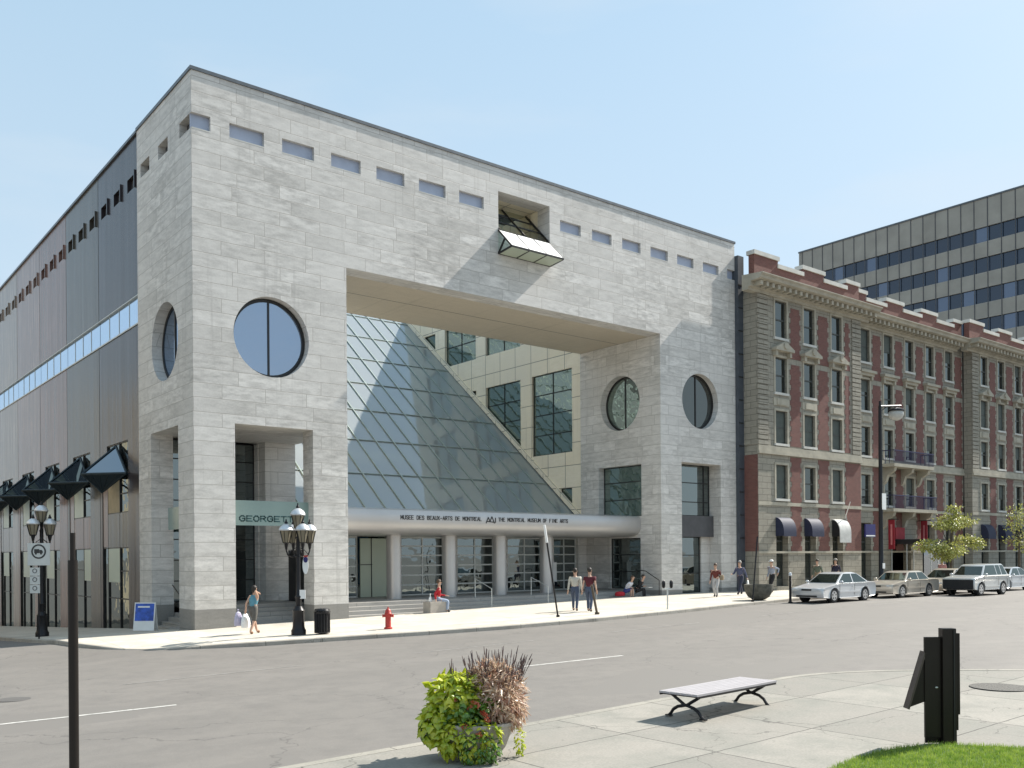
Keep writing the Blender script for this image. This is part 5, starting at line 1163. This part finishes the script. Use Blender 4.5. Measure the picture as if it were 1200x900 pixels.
# ================================================================ plants
def leaf(mb, p, d, n, L, W, bend=.25):
    p = Vector(p); d = Vector(d).normalized(); n = Vector(n); s_ = d.cross(n); s_ = s_.normalized() if s_.length > 1e-4 else d.orthogonal().normalized(); u = s_.cross(d)
    a = p; b = p+d*L*.45+s_*W/2; c = p+d*L-u*L*bend; e = p+d*L*.45-s_*W/2; m = p+d*L*.5+u*W*.15
    mb.add([a,b,c,e,m], [(0,1,4),(1,2,4),(2,3,4),(3,0,4)])
def rv(): 
    while True:
        v = Vector((random.uniform(-1,1), random.uniform(-1,1), random.uniform(-1,1)))
        if .05 < v.length < 1: return v.normalized()
px_, py_ = -4.84, -24.16; pz_ = g(px_, py_)
t = thing('planter', 'round concrete planter overflowing with lime leaves, coral flowers and rusty grasses', 'planter', (px_,py_,pz_))
MB().lathe([(.24,0),(.30,.02),(.40,.14),(.47,.32),(.50,.44),(.52,.46),(.52,.50),(.46,.50),(.44,.40)], (px_,py_,pz_), 36).build('bowl', 'concrete', t, True)
MB().lathe([(.45,.44),(.1,.5)], (px_,py_,pz_), 24).build('soil', 'soil', t)
rt = Vector((.78,-.626,0)); fw = Vector((.625,.78,0)); C0 = Vector((px_,py_,pz_))
def pt(r_, f_, z_): return C0+rt*r_+fw*f_+Vector((0,0,z_))
def clump(mb, c, rad, n, L, W, hang=.2, jit=.5, shell=.55):
    for _ in range(n):
        v = rv(); k = random.uniform(shell, 1.0); p = c+rt*(v.x*rad[0]*k)+fw*(v.y*rad[1]*k)+Vector((0,0,v.z*rad[2]*k))
        out = rt*v.x+fw*v.y+Vector((0,0,v.z)); d = (out+rv()*jit+Vector((0,0,-hang))).normalized(); s_ = random.uniform(.7, 1.3)
        leaf(mb, p, d, (out+Vector((0,0,.6))+rv()*.4), L*s_, W*s_)
ml = MB(); mlx = ml; clump(ml, pt(-.30,0,.82), (.35,.40,.32), 520, .14, .105, .4, .8); clump(ml, pt(-.58,-.2,.50), (.2,.2,.3), 90, .13, .10, .9, .9); clump(ml, pt(-.36,-.38,.34), (.15,.12,.24), 110, .12, .09, .9, .8); clump(mlx, pt(.20,-.46,.36), (.14,.10,.2), 70, .09, .06, .9, .8); clump(ml, pt(-.50,-.1,.55), (.22,.3,.28), 240, .11, .085, .7); clump(ml, pt(-.12,0,1.0), (.22,.3,.12), 160, .10, .08, .2); clump(ml, pt(-.05,-.45,.30), (.22,.12,.32), 240, .08, .06, .7); clump(ml, pt(.60,-.1,.22), (.07,.08,.2), 90, .05, .04, .6)
ml.build('lime_foliage', 'leaf_lime', t)
mg = MB(); clump(mg, pt(-.12,-.1,.66), (.45,.42,.26), 520, .10, .075, .3, shell=.3); clump(mg, pt(0.05,-.5,.18), (.30,.12,.24), 260, .07, .05, .7); clump(mg, pt(-.62,-.1,.40), (.14,.2,.16), 110, .09, .07, .8)
mg.build('green_foliage', 'leaf_green', t)
mr = MB(); clump(mr, pt(.30,0,.86), (.34,.38,.38), 760, .19, .032, .2, 1.0); clump(mr, pt(.42,.05,.66), (.26,.3,.26), 380, .16, .03, .6, .6); clump(mr, pt(.2,0,1.1), (.28,.3,.16), 260, .16, .028, -.2, .6)
mr.build('rusty_grass', 'leaf_rust', t)
mp = MB()
for _ in range(150):
    a = random.uniform(-.1,.62); f_ = random.uniform(-.3,.3); p = pt(a, f_, 1.0+random.uniform(-.1,.1)); d = (Vector((0,0,1))+rt*((a-.25)*.8)+rv()*.22).normalized(); L = random.uniform(.12,.46)
    mp.tube(p, p+d*L, .004, .0025, 4); mp.tube(p+d*L*.72, p+d*L, .009, .003, 5)
for a in (-.36,-.34,-.31,-.28,-.06):
    p = pt(a, 0, 1.02); L = random.uniform(.2,.34); d = (Vector((0,0,1))+rv()*.12).normalized(); mp.tube(p, p+d*L, .006, .003, 4); mp.tube(p+d*L*.3, p+d*L, .012, .004, 5)
mp.build('plumes', 'plume', t)
for a, f_, z_ in ((-.02,-.40,.80),(.02,-.42,.77),(-.07,-.42,.74),(.10,-.40,.68),(.13,-.42,.66),(-.30,-.36,.84),(.16,-.44,.58),(.05,-.55,.40),(-.14,-.5,.5)):
    mf = MB(); c = pt(a, f_, z_)
    for _ in range(16): v = rv(); leaf(mf, c+v*.012, v, v.cross(Vector((.3,.4,.8))), .042, .034)
    mf.build('flower', 'petal', t)
# street trees behind the cars
def tree(name, label, base, ht, blobs, leafsz, n, seed):
    random.seed(seed); b = Vector(base); t = thing(name, label, 'tree', b)
    tp = b+Vector((0,0,ht)); MB().tube(b, b.lerp(tp,.5), .09, .07).tube(b.lerp(tp,.5), tp, .07, .035).build('trunk', 'bark', t, True)
    br = MB(); cr = MB()
    for (dx, dz, rx, rz, dy) in blobs:
        c = b+Vector((dx, dy, dz)); br.tube(b.lerp(tp, random.uniform(.55,.85)), c, .035, .012, 6)
        for q in range(6): br.tube(c, c+Vector((random.uniform(-rx,rx), random.uniform(-rx,rx), random.uniform(-rz,rz)))*.9, .012, .004, 4)
        for _ in range(int(n*rx*rz)):
            v = rv(); k = random.random()**.45; p = c+Vector((v.x*rx, v.y*rx, v.z*rz))*k*random.uniform(.7,1.15); leaf(cr, p, (v+rv()*.8+Vector((0,0,-.3))), Vector((0,0,1))+rv()*.7, leafsz*random.uniform(.7,1.3), leafsz*.62)
    br.build('branches', 'bark', t); cr.build('crown', 'leaf_tree', t)
tree('young_tree', 'young street tree with loose yellow green leaves behind the beige car', (46.6,-5.6,g(46,-5)), 3.4,
     [(.6,4.3,.95,.45,.2),(-.3,3.9,.7,.35,-.3),(1.6,4.2,.9,.4,.0),(-1.9,2.6,1.1,.42,.3),(-.6,2.35,1.1,.45,-.2),(.4,5.0,.5,.25,0),(2.2,3.0,.85,.32,.3),(2.9,2.8,.6,.45,-.2),(-.9,2.0,.7,.35,.1),(-1.2,3.9,.5,.25,.1)], .19, 900, 11)
tree('young_tree', 'thin sparse young tree at the right edge before the last awnings', (56.5,-5.6,g(56,-5)), 3.9,
     [(-.4,5.0,.8,.6,0),(.4,4.3,.9,.5,.1),(-.9,4.0,.6,.4,.1),(.5,3.4,.8,.4,-.2),(-.6,3.0,.6,.35,.2),(1.2,2.6,.8,.5,.1)], .16, 330, 12)
random.seed(5)
# lawn
def lawn_edge(t):
    P_ = [(-2.9,-28.35),(-2.47,-28.05),(-2.0,-27.95),(-1.55,-27.89),(-.92,-27.86),(-.45,-27.95),(.06,-28.2),(.38,-28.63),(.64,-29.08),(1.0,-30.0),(1.2,-32)]
    return P_
ed = lawn_edge(0); poly = ed+[(-1,-34),(-4.5,-32.5),(-4.5,-30.5)]
mb = MB(); n = len(poly); fz = lambda u, v, t_: Vector((u, v, g(u, v)+t_))
mb.prism(poly, fz, .0, .035); tag(mb.build('lawn_ground', plain('lawn soil and thatch', (.07,.12,.025), .9, 0, .4, 8)), kind='structure')
def inside(x, y):
    c = False; j = n-1
    for i in range(n):
        xi, yi = poly[i]; xj, yj = poly[j]
        if (yi > y) != (yj > y) and x < (xj-xi)*(y-yi)/(yj-yi)+xi: c = not c
        j = i
    return c
gm_ = MB(); cnt = 0
while cnt < 34000:
    x = random.uniform(-3.6,1.15); y = random.uniform(-30.2,-27.84)
    if not inside(x-random.gauss(0,.02), y-abs(random.gauss(0,.03))): continue
    cnt += 1; z = g(x, y)+.03; h_ = random.uniform(.03,.075); a = random.uniform(0, 6.28); w_ = .004; dx, dy = math.cos(a)*w_, math.sin(a)*w_; lx, ly = random.uniform(-.03,.03), random.uniform(-.03,.03)
    gm_.v += [Vector((x-dx,y-dy,z)), Vector((x+dx,y+dy,z)), Vector((x+lx,y+ly,z+h_))]; k = len(gm_.v); gm_.f.append((k-3,k-2,k-1))
tag(gm_.build('grass', 'grass'), 'short bright green grass of the lawn corner', 'grass', kind='stuff')
